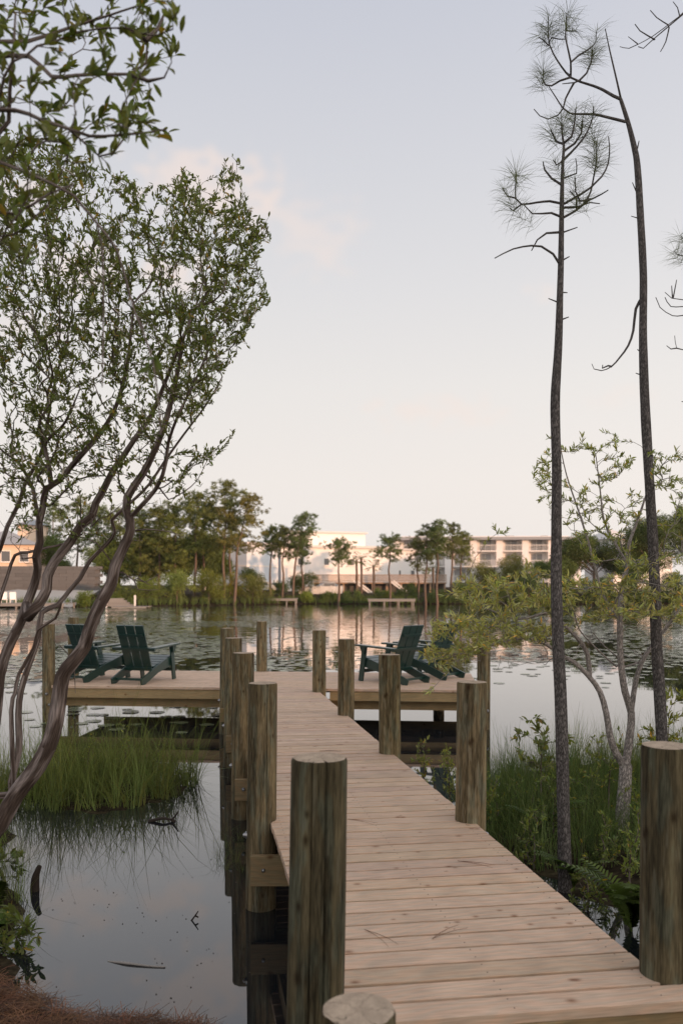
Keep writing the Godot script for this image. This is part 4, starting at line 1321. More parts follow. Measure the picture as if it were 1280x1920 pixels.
func make_marsh() -> void:
	rng.seed = 61
	var tufts := [blade_tuft(M.blade, 11, 0.46, 0.0062, 0.75), blade_tuft(M.blade, 9, 0.60, 0.0058, 0.5), blade_tuft(M.blade, 10, 0.38, 0.0075, 1.25)]
	var reeds := [blade_tuft(M.blade, 7, 0.62, 0.0035, 0.18), blade_tuft(M.blade, 6, 0.75, 0.0035, 0.25), blade_tuft(M.blade, 8, 0.5, 0.004, 0.3)]
	# hummock and the bank under the leaning tree
	var spots: Array = []
	while spots.size() < 620:
		var x := rnd(-4.6, -1.4)
		var d := rnd(7.2, 10.4)
		var q := Vector2((x + 2.6) / 1.05, (d - 9.05) / 1.05).length()
		var bank := table(LEFT_EDGE, d) - x
		if nz(x * 150.0, d * 150.0, 60.0) < -0.22: continue
		if q < 1.0 or (bank > -0.15 and d > 7.9): spots.append(Vector3(x, maxf(land(x, d), -0.05), -d))
	grass_patch("marsh_grass", "tall green grass tussock growing out of the dark water beside the dock", spots, tufts, 0.6, 1.75, Color(0.98, 1.03, 0.8))
	spots = []
	while spots.size() < 150:
		var d := rnd(5.0, 8.2)
		var x := table(LEFT_EDGE, d) + rnd(-0.9, 0.12)
		spots.append(Vector3(x, maxf(land(x, d), -0.04), -d))
	grass_patch("marsh_grass", "dark grass fringe on the bank at the leaning tree's foot", spots, tufts, 0.5, 0.95, Color(0.85, 0.9, 0.75))
	# sparse stalks in the water before it
	spots = []
	while spots.size() < 70:
		var x := rnd(-3.0, -1.15)
		var d := rnd(6.0, 8.4)
		if x < -0.38 * d + 0.9 or d > 7.4: spots.append(Vector3(x, -0.1, -d))
	grass_patch("water_grass", "thin scattered grass stalks standing in the dark water", spots, [blade_tuft(M.blade, 3, 0.5, 0.004, 1.2), blade_tuft(M.blade, 2, 0.45, 0.004, 0.8), blade_tuft(M.blade, 3, 0.38, 0.004, 1.5)], 0.6, 1.0, Color(0.8, 0.8, 0.6))
	# between the dock pilings
	spots = []
	for k in 26: spots.append(way(rnd(6.3, 7.5), rnd(0.15, 0.42), -0.05))
	grass_patch("water_grass", "small weedy clump at the foot of the pilings", spots, tufts, 0.35, 0.6, Color(0.85, 0.9, 0.75))
	# the right bank
	spots = []
	while spots.size() < 1500:
		var d := rnd(4.2, 10.3)
		var x := rnd(0.9, 6.5)
		var s := x - table(RIGHT_EDGE, d)
		if s > (-0.12 if d > 6.3 else 0.55) and x < 0.43 * d + 0.8: spots.append(Vector3(x, maxf(land(x, d), -0.04), -d))
	grass_patch("bank_grass", "dense dark green grass and rushes on the marshy bank under the pines", spots, tufts, 0.7, 1.15, Color(0.64, 0.82, 0.72))
	spots = []
	while spots.size() < 240:
		var d := rnd(8.2, 10.8)
		var x := rnd(1.5, 5.2)
		var s := x - table(RIGHT_EDGE, d)
		if s > -0.5: spots.append(Vector3(x, maxf(land(x, d), -0.04), -d))
	grass_patch("reeds", "thin upright reeds at the water's edge behind the bank grass", spots, reeds, 0.8, 1.15, Color(1.0, 1.0, 0.8))
	# leafy plants
	var broad := leaf_mesh(M.leaf, 0.075, 0.024, 0.2, 0.15)
	var small := leaf_mesh(M.leaf, 0.040, 0.013, 0.2, 0.1)
	var pt := func(px: float, d: float) -> Vector3:
		var p := P(px, 0, d)
		return Vector3(p.x, land(p.x, d), p.z)
	small_bush("glossy leaved bush against the bright water beside the straight pine", PackedVector2Array([Vector2(960, 1390), Vector2(975, 1350), Vector2(1010, 1340), Vector2(1050, 1370), Vector2(1085, 1390), Vector2(1050, 1440), Vector2(1010, 1460), Vector2(975, 1430)]), pt.call(1015, 7.9), 7.9, 40, broad, 10, 0.95, "bush", Color(1, 1, 1))
	small_bush("yellow green bush at the foot of the bent pine", PackedVector2Array([Vector2(1195, 1400), Vector2(1205, 1330), Vector2(1240, 1290), Vector2(1300, 1275), Vector2(1320, 1400), Vector2(1260, 1420)]), pt.call(1255, 8.2), 8.2, 46, broad, 10, 0.9, "bush", Color(1.5, 1.35, 1.0))
	small_bush("leafy wisp of undergrowth in front of the grey shrub stems", PackedVector2Array([Vector2(1085, 1500), Vector2(1100, 1380), Vector2(1150, 1350), Vector2(1190, 1420), Vector2(1190, 1530)]), pt.call(1140, 7.6), 7.6, 40, small, 13, 1.0, "bush", Color(1.2, 1.2, 1.0))
	small_bush("slim leafy sapling rising from the grass next to the tall piling", PackedVector2Array([Vector2(1165, 1700), Vector2(1150, 1580), Vector2(1170, 1480), Vector2(1210, 1470), Vector2(1215, 1720)]), pt.call(1185, 5.5), 5.5, 44, small, 13, 0.9, "bush", Color(1.1, 1.15, 0.9))
	small_bush("leafy tangle of undergrowth behind the straight pine", PackedVector2Array([Vector2(990, 1520), Vector2(1000, 1440), Vector2(1080, 1450), Vector2(1100, 1560), Vector2(1020, 1580)]), pt.call(1040, 7.0), 7.0, 50, small, 13, 1.0, "bush", Color(0.9, 1.0, 0.9))
	var more := [[930, 1500, 45, 7.4, "leafy weed rising above the grass behind the mid walkway piling"], [965, 1490, 40, 7.8, "leafy weed rising above the grass short of the glossy bush"], [1100, 1480, 45, 8.0, "leafy weed rising above the grass between the pine and the grey shrub"], [1125, 1560, 45, 6.3, "grey green weed in the grass before the grey shrub's trunk"], [1000, 1560, 40, 6.4, "dark leafy weed in the grass short of the straight pine"], [1100, 1650, 40, 5.6, "dark leafy weed behind the arching fern"], [1220, 1470, 60, 8.4, "leafy undergrowth hiding the bent pine's foot"]]
	for q in more:
		var pw: float = q[2]
		small_bush(q[4], PackedVector2Array([Vector2(q[0] - pw, q[1] + 60), Vector2(q[0] - pw * 0.6, q[1] - 20), Vector2(q[0], q[1] - 55), Vector2(q[0] + pw * 0.7, q[1] - 10), Vector2(q[0] + pw, q[1] + 60)]), pt.call(q[0], q[3]), q[3], 34, small, 12, 0.95, "marsh_weed", Color(1.1, 1.15, 1.0), 0.3)
	# spires of small leaves between the pilings
	for q in [[[790, 1478], [768, 1440], [780, 1385], [800, 1372], [815, 1400], [812, 1480], "feathery upright weed in the water, the first behind the walkway pilings", 8.2], [[835, 1500], [818, 1450], [832, 1395], [848, 1400], [858, 1460], [852, 1510], "feathery upright weed in the water, close against the deck side piling", 7.4], [[880, 1480], [900, 1440], [925, 1450], [930, 1510], [890, 1530], [870, 1510], "low feathery weed at the bank end beside the mid walkway piling", 7.2]]:
		var poly := PackedVector2Array()
		for k in 6: poly.append(Vector2(q[k][0], q[k][1]))
		var b: Vector3 = pt.call(q[0][0], q[7])
		small_bush(q[6], poly, Vector3(b.x, maxf(b.y, -0.25), b.z), q[7], 30, small, 12, 0.9, "marsh_weed", Color(1.5, 1.4, 1.2), 0.12)
	for q in [[105, 1398, "feathery stalk on the tussock closest to the leaning trunk"], [168, 1385, "feathery stalk on the tussock below the first chair"], [232, 1372, "tall feathery stalk on the tussock below the second chair"], [292, 1398, "feathery stalk on the tussock's outer end"]]:
		var b: Vector3 = pt.call(q[0], 9.2)
		small_bush(q[2], PackedVector2Array([Vector2(q[0] - 16, q[1] + 60), Vector2(q[0] - 9, q[1] - 10), Vector2(q[0] + 4, q[1] - 28), Vector2(q[0] + 14, q[1]), Vector2(q[0] + 16, q[1] + 60)]), Vector3(b.x, maxf(b.y, -0.1), b.z), 9.2, 22, small, 10, 0.8, "marsh_weed", Color(1.3, 1.3, 1.0), 0.12)
	# ferns
	make_fern(ground_at(1.78, 5.25), "fern with broad fronds arching over the wet gap beside the walkway", 9, 0.62, Vector3(-0.4, 0, 0.2), Color(1.1, 1.25, 0.9))
	make_fern(ground_at(2.0, 4.7), "dark fern low beside the foot of the tall piling", 9, 0.60, Vector3(-0.3, 0, 0.2), Color(0.7, 0.95, 0.75))
	make_fern(ground_at(1.62, 5.95), "small bright fern at the foot of the straight pine", 5, 0.42, Vector3(-0.4, 0, 0.5), Color(0.9, 1.0, 0.6))
	make_fern(ground_at(1.62, 7.0), "upright fern in the grass by the walkway piling", 4, 0.5, Vector3(-0.2, 0, 0.3), Color(0.9, 1.1, 0.7))
	make_fern(ground_at(-2.22, 5.55), "yellow green fern frond standing by the still water", 3, 0.50, Vector3(0.3, 0, 0.3), Color(1.7, 1.5, 0.9))
	make_fern(ground_at(-2.06, 5.0), "dark fern clump at the edge of the pine straw", 7, 0.32, Vector3(0.2, 0, -0.1), Color(0.85, 0.95, 0.8))
	small_bush("dark leafy plant at the corner of the pine straw bank", PackedVector2Array([Vector2(-20, 1800), Vector2(-10, 1690), Vector2(40, 1690), Vector2(75, 1740), Vector2(70, 1800)]), pt.call(15, 5.1), 5.1, 34, broad, 9, 0.9, "bush", Color(0.9, 0.95, 0.85))
	small_bush("dark low plant hanging into the water under the leaning tree", PackedVector2Array([Vector2(-20, 1640), Vector2(-10, 1585), Vector2(35, 1595), Vector2(40, 1640)]), pt.call(5, 6.6), 6.6, 22, broad, 9, 0.9, "bush", Color(0.9, 0.95, 0.85))
	# sticks
	var sticks := [
		["charred stub of wood standing upright in the water", [[Vector3(0, -0.2, 0), Vector3(0.0, 0.04, 0), Vector3(0.012, 0.12, 0), Vector3(0.03, 0.17, -0.01)]], [0.034, 0.036, 0.030, 0.016], P(66, 0, 5.95)],
		["forked black twig sticking out of the water by the tussock", [[Vector3(-0.18, 0.0, 0), Vector3(-0.05, 0.03, 0), Vector3(0.03, 0.02, 0), Vector3(0.09, 0.09, 0)], [Vector3(0.03, 0.02, 0), Vector3(0.09, -0.05, 0.0)]], [0.018, 0.014, 0.010, 0.006], P(316, 0, 7.7)],
		["pale stick floating flat on the still water", [[Vector3(-0.17, 0.0, -0.05), Vector3(-0.05, 0.006, -0.01), Vector3(0.08, 0.004, 0.02), Vector3(0.17, 0.003, 0.03)]], [0.004, 0.008, 0.006, 0.005], P(255, 0, 4.78)],
		["small curled black twig in the open water", [[Vector3(-0.03, -0.01, 0), Vector3(0.0, 0.03, 0), Vector3(0.02, 0.06, 0.0)], [Vector3(0.0, 0.03, 0), Vector3(0.02, 0.02, 0.0)]], [0.006, 0.005, 0.003], P(366, 0, 5.42)]]
	for st in sticks:
		var b := MB.new()
		for path in st[1]:
			var rr := PackedFloat32Array()
			for k in path.size(): rr.append(st[2][k])
			b.tube(smooth_path(PackedVector3Array(path), 0.03), spread_radii(smooth_path(PackedVector3Array(path), 0.03).size(), rr), 8, Color.WHITE, 0.2, noise, true)
		var p: Vector3 = st[3]
		tag(put("stick", b.commit(M.driftwood if st[0].begins_with("pale") else M.dead_wood), null, Vector3(p.x, 0, p.z)), st[0], "stick")
	# floating specks near the bank
	var bit := MB.new()
	bit.prism(PackedVector2Array([Vector2(-0.012, -0.006), Vector2(0.004, -0.009), Vector2(0.013, 0.002), Vector2(-0.002, 0.008)]), 0.0, 0.002)
	var xs: Array = []
	var cs: Array = []
	while xs.size() < 170:
		var d := rnd(4.3, 7.6)
		var x := rnd(-2.6, -0.5)
		if shore(x, d) > 0 or nz(x * 160.0, d * 160.0, 40.0) < 0.06: continue
		xs.append(Transform3D(Basis(Vector3.UP, rnd(0, TAU)).scaled(Vector3.ONE * rnd(0.1, 0.55)), Vector3(x, 0.002, -d)))
		cs.append(Color.WHITE * rnd(0.5, 3.0))
	tag(many("floating_debris", bit.commit(M.dead_wood), xs, cs), "scattered specks of plant debris floating on the still water", "debris")

func spread_radii(n: int, rr: PackedFloat32Array) -> PackedFloat32Array:
	var out := PackedFloat32Array()
	for k in n:
		var f := float(k) / maxi(1, n - 1) * (rr.size() - 1)
		var a := int(f)
		out.append(lerpf(rr[a], rr[mini(a + 1, rr.size() - 1)], f - a))
	return out

func make_pine_straw() -> void:
	rng.seed = 71
	var b := MB.new()
	for k in 10:
		var o := Vector3(rnd(-0.05, 0.05), rnd(0.0, 0.012), rnd(-0.05, 0.05))
		var w := rnd(0, TAU)
		var d := Vector3(cos(w), 0, sin(w))
		var side := Vector3(-d.z, 0, d.x)
		var bend := rnd(-0.06, 0.06)
		var l := rnd(0.13, 0.22)
		var last := -1
		for s in 4:
			var t := s / 3.0 - 0.5
			var p := o + d * l * t + side * bend * t * t * 4.0 * 0.3 + Vector3(0, 0.012 - 0.03 * t * t + rnd(-0.003, 0.003), 0)
			var a := b.vert(p - side * 0.0011, Vector3.UP, Vector2.ZERO, Color.WHITE)
			b.vert(p + side * 0.0011, Vector3.UP, Vector2.ZERO, Color.WHITE)
			if last >= 0:
				b.tri(last, a, last + 1); b.tri(last + 1, a, a + 1)
			last = a
	var mesh := b.commit(M.straw)
	var xs: Array = []
	var cs: Array = []
	while xs.size() < 2600:
		var x := rnd(-2.4, 0.1)
		var d := rnd(2.6, 4.95)
		var s := table(NEAR_EDGE, x) - d
		if s < -0.02 + nz(x * 400.0, d * 400.0, 9.0) * 0.25: continue
		var y := land(x, d)
		if y < -0.01: continue
		xs.append(Transform3D(Basis.from_euler(Vector3(rnd(-0.3, 0.3), rnd(0, TAU), rnd(-0.3, 0.3))).scaled(Vector3.ONE * rnd(0.8, 1.25)), Vector3(x, y + rnd(0.0, 0.03), -d)))
		var g := rnd(0.2, 1.5)
		cs.append(Color(g, g * rnd(0.85, 1.1), g * rnd(0.8, 1.1)))
	tag(many("pine_straw", mesh, xs, cs), "bed of fallen reddish brown pine needles on the near bank", "pine straw")

# ---------------------------------------------------------------- the far shore
var tuft_far: ArrayMesh
var clumps := {}

func far_pine(px: float, base_y: float, top_y: float, d: float, half: float, low_y: float, lean: float, dens: float, tint: Color, label: String) -> void:
	var b := P(px, base_y, d)
	var top := P(px + lean, top_y, d)
	b.y = land(b.x, d)
	var root := thing("pine_tree", label, "tree", b, 0.0, "pines along the far shore")
	var h := top.y - b.y
	var r := half / FOCAL * d
	var low := P(px, low_y, d).y - b.y
	var sk := Skel.new()
	var pts := PackedVector3Array()
	for k in 7:
		var t := k / 6.0
		pts.append(Vector3((top.x - b.x) * t * t + (rnd(-0.12, 0.12) if k > 0 and k < 6 else 0.0), h * t - (0.1 if k == 0 else 0.0), rnd(-0.1, 0.1) if k > 0 else 0.0))
	var prev := -1
	var trunk := smooth_path(pts, 0.5)
	for k in trunk.size():
		var t := float(k) / (trunk.size() - 1)
		prev = sk.add(trunk[k], prev, lerpf(0.17, 0.03, t) * (0.75 + h * 0.03))
	var xs: Array = []
	var cs: Array = []
	var n := int(17 * dens)
	for k in n:
		var t := pow((k + rng.randf()) / n, 0.85)
		var y := lerpf(low, h * 0.99, t)
		var reach := r * (0.30 + 0.95 * sqrt(maxf(0.0, 1.0 - t)) * minf(1.0, 0.55 + t * 1.5)) * rnd(0.4, 1.3)
		var w := k * 2.4 + rnd(-0.7, 0.7)
		var f := clampf(y / h, 0.0, 1.0) * (trunk.size() - 1)
		var o: Vector3 = trunk[int(f)]
		var dir := Vector3(cos(w), rnd(-0.05, 0.45), sin(w))
		var mid := o + dir * reach * 0.55
		var end := o + dir * reach + Vector3(0, reach * rnd(0.05, 0.3), 0)
		stem(sk, PackedVector3Array([o, mid, end]), 0.035, 0.012, true)
		var spots := [[end, 1.0], [mid.lerp(end, 0.5) + rdir() * 0.25, 0.8]]
		if reach > 0.9: spots.append([mid + rdir() * 0.35, 0.8]); spots.append([end + rdir() * 0.6, 0.7])
		if t > 0.85: spots.append([o + Vector3(0, rnd(0.0, 0.3), 0), 0.9])
		for s in spots:
			var g := rnd(0.7, 1.25)
			for q in int(8 * s[1]):
				var p: Vector3 = s[0] + rdir() * rnd(0.1, 0.62) * Vector3(1.3, 0.75, 1.3)
				xs.append(aim((Vector3.UP + rdir() * 0.8).normalized(), rdir(), rnd(0.8, 1.35), p))
				var g2 := g * rnd(0.8, 1.2)
				cs.append(Color(tint.r * g2, tint.g * g2, tint.b * g2))
	put("trunk", branch_mesh(sk, M.far_bark, 0.012, 0.3), root)
	many("needles", tuft_far, xs, cs, root)

func round_tree(at: Vector3, h: float, r: float, low: float, n: int, size: float, tint: Color, called: String, label: String, category: String, group := "") -> void:
	var root := thing(called, label, category, at, 0.0, group)
	var sk := Skel.new()
	stem(sk, PackedVector3Array([Vector3(0, -0.15, 0), Vector3(rnd(-0.1, 0.1), h * 0.3, 0), Vector3(rnd(-0.2, 0.2), h * 0.7, rnd(-0.2, 0.2))]), 0.03 * h, 0.010 * h)
	# lobes of uneven size
	var lobes: Array = []
	for k in 11:
		var w := rnd(0, TAU)
		var t := rng.randf()
		var rad := r * rnd(0.25, 0.72) * sin(PI * clampf(0.18 + t * 0.72, 0, 1))
		lobes.append([Vector3(cos(w) * rad, lerpf(low + (h - low) * 0.18, h * 0.84, t), sin(w) * rad), minf(r, (h - low) * 0.6) * rnd(0.34, 0.56)])
	var xs: Array = []
	var cs: Array = []
	for l in lobes:
		stem(sk, PackedVector3Array([Vector3(0, l[0].y * 0.5, 0), l[0] * 0.7 + Vector3(0, l[0].y * 0.1, 0), l[0]]), 0.010 * h, 0.004 * h, true)
		var g := rnd(0.75, 1.2)
		for k in n / 11:
			var p: Vector3 = l[0] + rdir() * l[1] * pow(rng.randf(), 0.33) * Vector3(1.1, 0.9, 1.1)
			if p.y < 0.05: p.y = rnd(0.05, 0.3)
			xs.append(Transform3D(Basis.from_euler(Vector3(rnd(0, TAU), rnd(0, TAU), 0)).scaled(Vector3.ONE * size * rnd(0.7, 1.25)), p))
			var g2 := g * rnd(0.75, 1.25)
			cs.append(Color(tint.r * g2, tint.g * g2, tint.b * g2))
	put("trunk", branch_mesh(sk, M.far_bark, 0.01, 0.3), root)
	many("foliage", clumps.leafy, xs, cs, root)

func shore_bush(px0: float, px1: float, top_y: float, d: float, tint: Color, label: String, called := "shore_bush") -> void:
	var a := P(px0, top_y, d)
	var b := P(px1, top_y, d)
	var x := (a.x + b.x) * 0.5
	var g := ground_at(x, d)
	var h := a.y - g.y
	round_tree(g, h * 1.08, (b.x - a.x) * 0.62, 0.0, int(clampf(h * (b.x - a.x) * 22.0, 90, 520)), 0.62, tint, called, label, "bush", "bushes along the far shore")

func palm(px: float, crown_y: float, d: float, label: String) -> void:
	var c := P(px, crown_y, d)
	var g := ground_at(c.x, d)
	var root := thing("palm_tree", label, "palm", g, 0.0, "palms by the far boardwalk")
	var h := c.y - g.y
	var t := MB.new()
	t.tube(PackedVector3Array([Vector3(0, -0.1, 0), Vector3(0.05, h * 0.5, 0), Vector3(0, h, 0)]), PackedFloat32Array([0.17, 0.14, 0.17]), 9)
	put("trunk", t.commit(M.far_bark), root)
	for k in 20:
		var w := k * 2.4
		var up := rnd(-0.5, 1.0)
		var out := Vector3(cos(w), 0, sin(w))
		var b := MB.new()
		var l := rnd(0.9, 1.25)
		var dir := (out + Vector3(0, up, 0)).normalized()
		var tip := Vector3(0, h, 0) + dir * l
		b.tube(PackedVector3Array([Vector3(0, h, 0), tip]), PackedFloat32Array([0.02, 0.012]), 4)
		for q in 11:
			var a := (q - 5) * 0.26
			var side := dir.cross(Vector3.UP).normalized()
			var dd := (dir * cos(a) + side * sin(a) + Vector3(0, -0.3, 0)).normalized()
			var ww := dd.cross(Vector3.UP).normalized() * 0.03
			b.face([tip - ww, tip + dd * 0.75, tip + ww], Color(0.9, 1.0, 0.9))
		put("frond", b.commit(M.far_leaf), root)

func slab(called: String, root: Node, cx: float, cy: float, cz: float, sx: float, sy: float, sz: float, m: String, col := Color.WHITE) -> MeshInstance3D:
	var b := MB.new()
	b.box(Vector3(sx, sy, sz), Transform3D.IDENTITY, col)
	return put(called, b.commit(M[m]), root, Vector3(cx, cy, cz))

func window(root: Node, x: float, y: float, z: float, w: float, h: float) -> void:
	var f := slab("window_frame", root, x, y, z + 0.03, w + 0.2, h + 0.2, 0.06, "trim")
	slab("pane", f, 0, 0, 0.032, w, h, 0.02, "dark_glass")
	slab("sill", f, 0, -h * 0.5 - 0.13, 0.08, w + 0.3, 0.06, 0.2, "trim")

func roof_prism(called: String, root: Node, x: float, y: float, z: float, w: float, h: float, dp: float, m: String) -> void:
	# hipped roof
	var b := MB.new()
	var hx := w * 0.5
	var hz := dp * 0.5
	var r := maxf(0.2, hx - hz)
	var c := [Vector3(-hx, 0, hz), Vector3(hx, 0, hz), Vector3(hx, 0, -hz), Vector3(-hx, 0, -hz), Vector3(-r, h, 0), Vector3(r, h, 0)]
	for f in [[0, 4, 5, 1], [1, 5, 2], [2, 5, 4, 3], [3, 4, 0], [0, 1, 2, 3]]:
		var pts: Array = []
		for k in f: pts.append(c[k])
		b.face(pts)
	put(called, b.commit(M[m]), root, Vector3(x, y, z))

func building(called: String, label: String, px: float, d: float, turn: float) -> Node3D:
	var p := P(px, 0, d)
	return thing(called, label, "building", Vector3(p.x, land(p.x, d) - 0.1, p.z), turn)

func car(px: float, d: float, turn: float, col: Color, label: String) -> void:
	var p := P(px, 0, d)
	var root := thing("parked_car", label, "car", ground_at(p.x, d), turn)
	var b := MB.new()
	var prof := [[-2.2, 0.35], [-2.2, 0.85], [-1.3, 1.0], [-0.6, 1.5], [0.9, 1.52], [1.7, 1.05], [2.2, 0.95], [2.2, 0.35]]
	for s in [-0.85, 0.85]:
		var pts: Array = []
		for q in prof: pts.append(Vector3(q[0], q[1], s))
		if s > 0: pts.reverse()
		for t in range(1, 7): b.face([pts[0], pts[t], pts[t + 1]], col)
	for k in 8:
		var k2 := (k + 1) % 8
		b.face([Vector3(prof[k][0], prof[k][1], 0.85), Vector3(prof[k2][0], prof[k2][1], 0.85), Vector3(prof[k2][0], prof[k2][1], -0.85), Vector3(prof[k][0], prof[k][1], -0.85)], col)
	put("body", b.commit(M.car_paint), root)
	for s in [-0.86, 0.86]:
		slab("side_window", root, 0.15, 1.22, s, 1.5, 0.38, 0.02, "dark_glass")
		for x in [-1.35, 1.35]:
			var w := MB.new()
			w.tube(PackedVector3Array([Vector3(x, 0.33, s - 0.1), Vector3(x, 0.33, s + 0.1)]), PackedFloat32Array([0.33, 0.33]), 16, Color.WHITE, 0.0, null, true)
			put("wheel", w.commit(M.rubber), root)

func float_dock(px0: float, px1: float, y_top: float, d: float, deep: float, label: String, posts: int) -> void:
	var a := P(px0, y_top, d)
	var b := P(px1, y_top, d)
	var root := thing("floating_dock", label, "dock", Vector3((a.x + b.x) * 0.5, 0, -d))
	var w := b.x - a.x
	var rows := int(deep / 0.3)
	for k in rows: slab("plank", root, 0, a.y - 0.03, -k * 0.3, w, 0.05, 0.28, "grey_wood", Color.WHITE * rnd(0.85, 1.15))
	slab("fascia", root, 0, a.y - 0.18, 0.12, w - 0.1, 0.22, 0.06, "grey_wood")
	for k in posts:
		var x := lerpf(-w * 0.5 + 0.25, w * 0.5 - 0.25, float(k) / maxi(1, posts - 1))
		for z in [0.0, -deep + 0.35]: slab("leg", root, x, a.y * 0.5 - 0.35, z, 0.14, a.y + 0.55, 0.14, "grey_wood")

func make_far_shore() -> void:
	rng.seed = 81
	tuft_far = needle_mesh(M.far_needle, 26, 0.34, 0.020, 0.4, 0.1)
	clumps.leafy = clump_mesh(M.far_leaf, 46, 0.55, 0.20)
	var warm := Color(1.15, 1.2, 0.8)
	var cool := Color(0.9, 1.08, 0.95)
	# buildings
	var b := building("pale_house", "pale blue grey house wall behind the tallest pines", 452, 124, -0.5)
	slab("wall", b, 0, 3.9, 0, 7.6, 5.4, 8.0, "blue_wall")
	slab("floor_band", b, 0, 3.6, 0.02, 7.66, 0.22, 8.06, "trim")
	slab("roof", b, 0, 6.75, 0, 8.4, 0.3, 8.8, "pale_roof")
	slab("carport_beam", b, 0, 1.0, 3.9, 7.6, 0.35, 0.3, "trim")
	for x in [-3.6, -1.2, 1.2, 3.6]: slab("carport_post", b, x, 0.45, 3.9, 0.3, 0.95, 0.3, "trim")
	slab("garage_wall", b, 0, 0.55, 0.5, 7.4, 1.3, 6.0, "block_wall")

	b = building("long_building", "long sunlit pink building behind the wooden boardwalk", 622, 134, 0.34)
	slab("wall", b, 0, 3.2, 0, 19.0, 6.6, 9.0, "white_wall")
	slab("roof", b, 0, 6.68, 0, 19.8, 0.36, 9.8, "pale_roof")
	slab("upper_wall", b, -1.5, 7.9, -1.5, 13.0, 2.1, 6.0, "white_wall")
	slab("upper_roof", b, -1.5, 9.06, -1.5, 13.6, 0.25, 6.8, "pale_roof")
	for k in 4: window(b, -6.5 + k * 4.1, 4.4, 4.5, 0.7, 0.95)

	b = building("pavilion", "white hall with few small windows between the boardwalk and the apartments", 733, 138, 0.12)
	slab("wall", b, 0, 3.2, 0, 12.5, 6.0, 9.0, "white_wall")
	slab("roof", b, 0, 6.3, 0, 13.2, 0.3, 9.8, "pale_roof")
	for x in [-4.2, -1.8, 0.4, 2.6]: window(b, x, 2.6, 4.5, 0.55, 0.8)

	b = building("apartment_block", "long white flat roofed apartment block with recessed balconies", 905, 152, -0.05)
	slab("wall", b, 0, 3.9, -1.2, 31.0, 8.2, 9.0, "white_wall")
	slab("roof", b, 0, 8.25, -0.2, 32.5, 0.5, 12.5, "grey_roof")
	slab("parapet", b, 0, 8.65, -1.5, 29.0, 0.35, 8.0, "trim")
	for k in 7:
		var x := -13.2 + k * 4.4
		slab("pier", b, x - 2.2, 3.9, 4.2, 1.1, 8.2, 2.2, "white_wall")
		for fl in 3:
			var y := 1.15 + fl * 2.65
			slab("balcony_slab", b, x, y - 0.35, 4.3, 3.3, 0.22, 2.1, "trim")
			var rail := slab("railing", b, x, y + 0.68, 5.25, 3.3, 0.09, 0.09, "trim")
			for q in 12: slab("baluster", rail, -1.5 + q * 0.272, -0.45, 0, 0.05, 0.85, 0.05, "trim")
			var dr := slab("glass_door", b, x, y + 0.85, 3.33, 1.9, 2.0, 0.05, "pale_glass")
			slab("frame", dr, 0, 0, 0.03, 0.08, 2.0, 0.04, "trim")
	slab("pier", b, 15.4, 3.9, 4.2, 1.1, 8.2, 2.2, "white_wall")
	for x in [-9.0, -3.0, 5.0, 11.0]: slab("roof_vent", b, x, 8.98, -1.5, 1.2, 0.3, 1.0, "grey_roof")

	b = building("villa", "peach coloured house with grey hipped roof above the block wall", 12, 112, 0.25)
	slab("wall", b, 0, 3.0, 0, 8.0, 6.2, 7.0, "cream_wall")
	roof_prism("roof", b, 0, 6.1, 0, 9.2, 1.9, 8.2, "grey_roof")
	slab("tower_wall", b, 3.0, 6.0, -3.5, 3.6, 6.0, 3.0, "cream_wall")
	roof_prism("tower_roof", b, 3.0, 9.0, -3.5, 4.4, 0.9, 4.0, "grey_roof")
	for x in [-2.2, 0.4, 2.6]: window(b, x, 4.6, 3.5, 1.0, 1.3)

	b = building("tall_house", "narrow orange lit house glimpsed through the grey shrub's branches", 1142, 126, 0.45)
	slab("wall", b, 0, 3.8, 0, 4.2, 7.8, 6.0, "white_wall")
	roof_prism("roof", b, 0, 7.7, 0, 5.0, 1.6, 6.8, "pale_roof")
	window(b, 0, 5.6, 3.0, 0.9, 1.3)
	slab("wing_wall", b, 6.5, 3.0, -1.0, 9.0, 5.6, 5.0, "white_wall")
	slab("wing_roof", b, 6.5, 5.95, -1.0, 9.6, 0.3, 5.8, "grey_roof")

	# raised boardwalk before the long building
	var p := P(712, 0, 122)
	var bw := thing("boardwalk", "raised brown boardwalk with picket railing across the far shore", "boardwalk", Vector3(p.x, land(p.x, 122), p.z))
	var hy := 2.12 + 7.0 * 122 / FOCAL - land(p.x, 122)
	slab("deck", bw, 0, hy, -1.0, 19.0, 0.22, 2.4, "far_wood")
	slab("shade_backing", bw, 0, hy * 0.5 - 0.3, -2.3, 19.0, hy + 0.4, 0.2, "block_wall")  # added dark slab that stands in for the shade under the boardwalk
	slab("top_rail", bw, 0, hy + 1.15, 0.15, 19.0, 0.09, 0.14, "far_wood")
	slab("bottom_rail", bw, 0, hy + 0.25, 0.15, 19.0, 0.08, 0.08, "far_wood")
	for k in 100: slab("picket", bw, -9.4 + k * 0.19, hy + 0.68, 0.13, 0.11, 0.84, 0.04, "far_wood", Color.WHITE * rnd(0.85, 1.15))
	for k in 10: slab("post", bw, -9.3 + k * 2.06, hy * 0.5 - 0.1, 0.0, 0.22, hy + 0.1, 0.22, "far_wood")
	for st in [[-2.6, 1.0], [2.55, 0.6]]:
		for s in 2:
			var mb := MB.new()
			var l := 3.0
			mb.box(Vector3(l, 0.24, 0.08), Transform3D(Basis(Vector3(0, 0, 1), -0.66), Vector3.ZERO))
			put("stair_stringer", mb.commit(M.trim), bw, Vector3(st[0] + s * 0.5, hy * 0.55, 1.0))
	# white fence, cars
	p = P(601, 0, 113)
	var fence := thing("board_fence", "low white board fence behind the shore hedge", "fence", Vector3(p.x, land(p.x, 113), p.z))
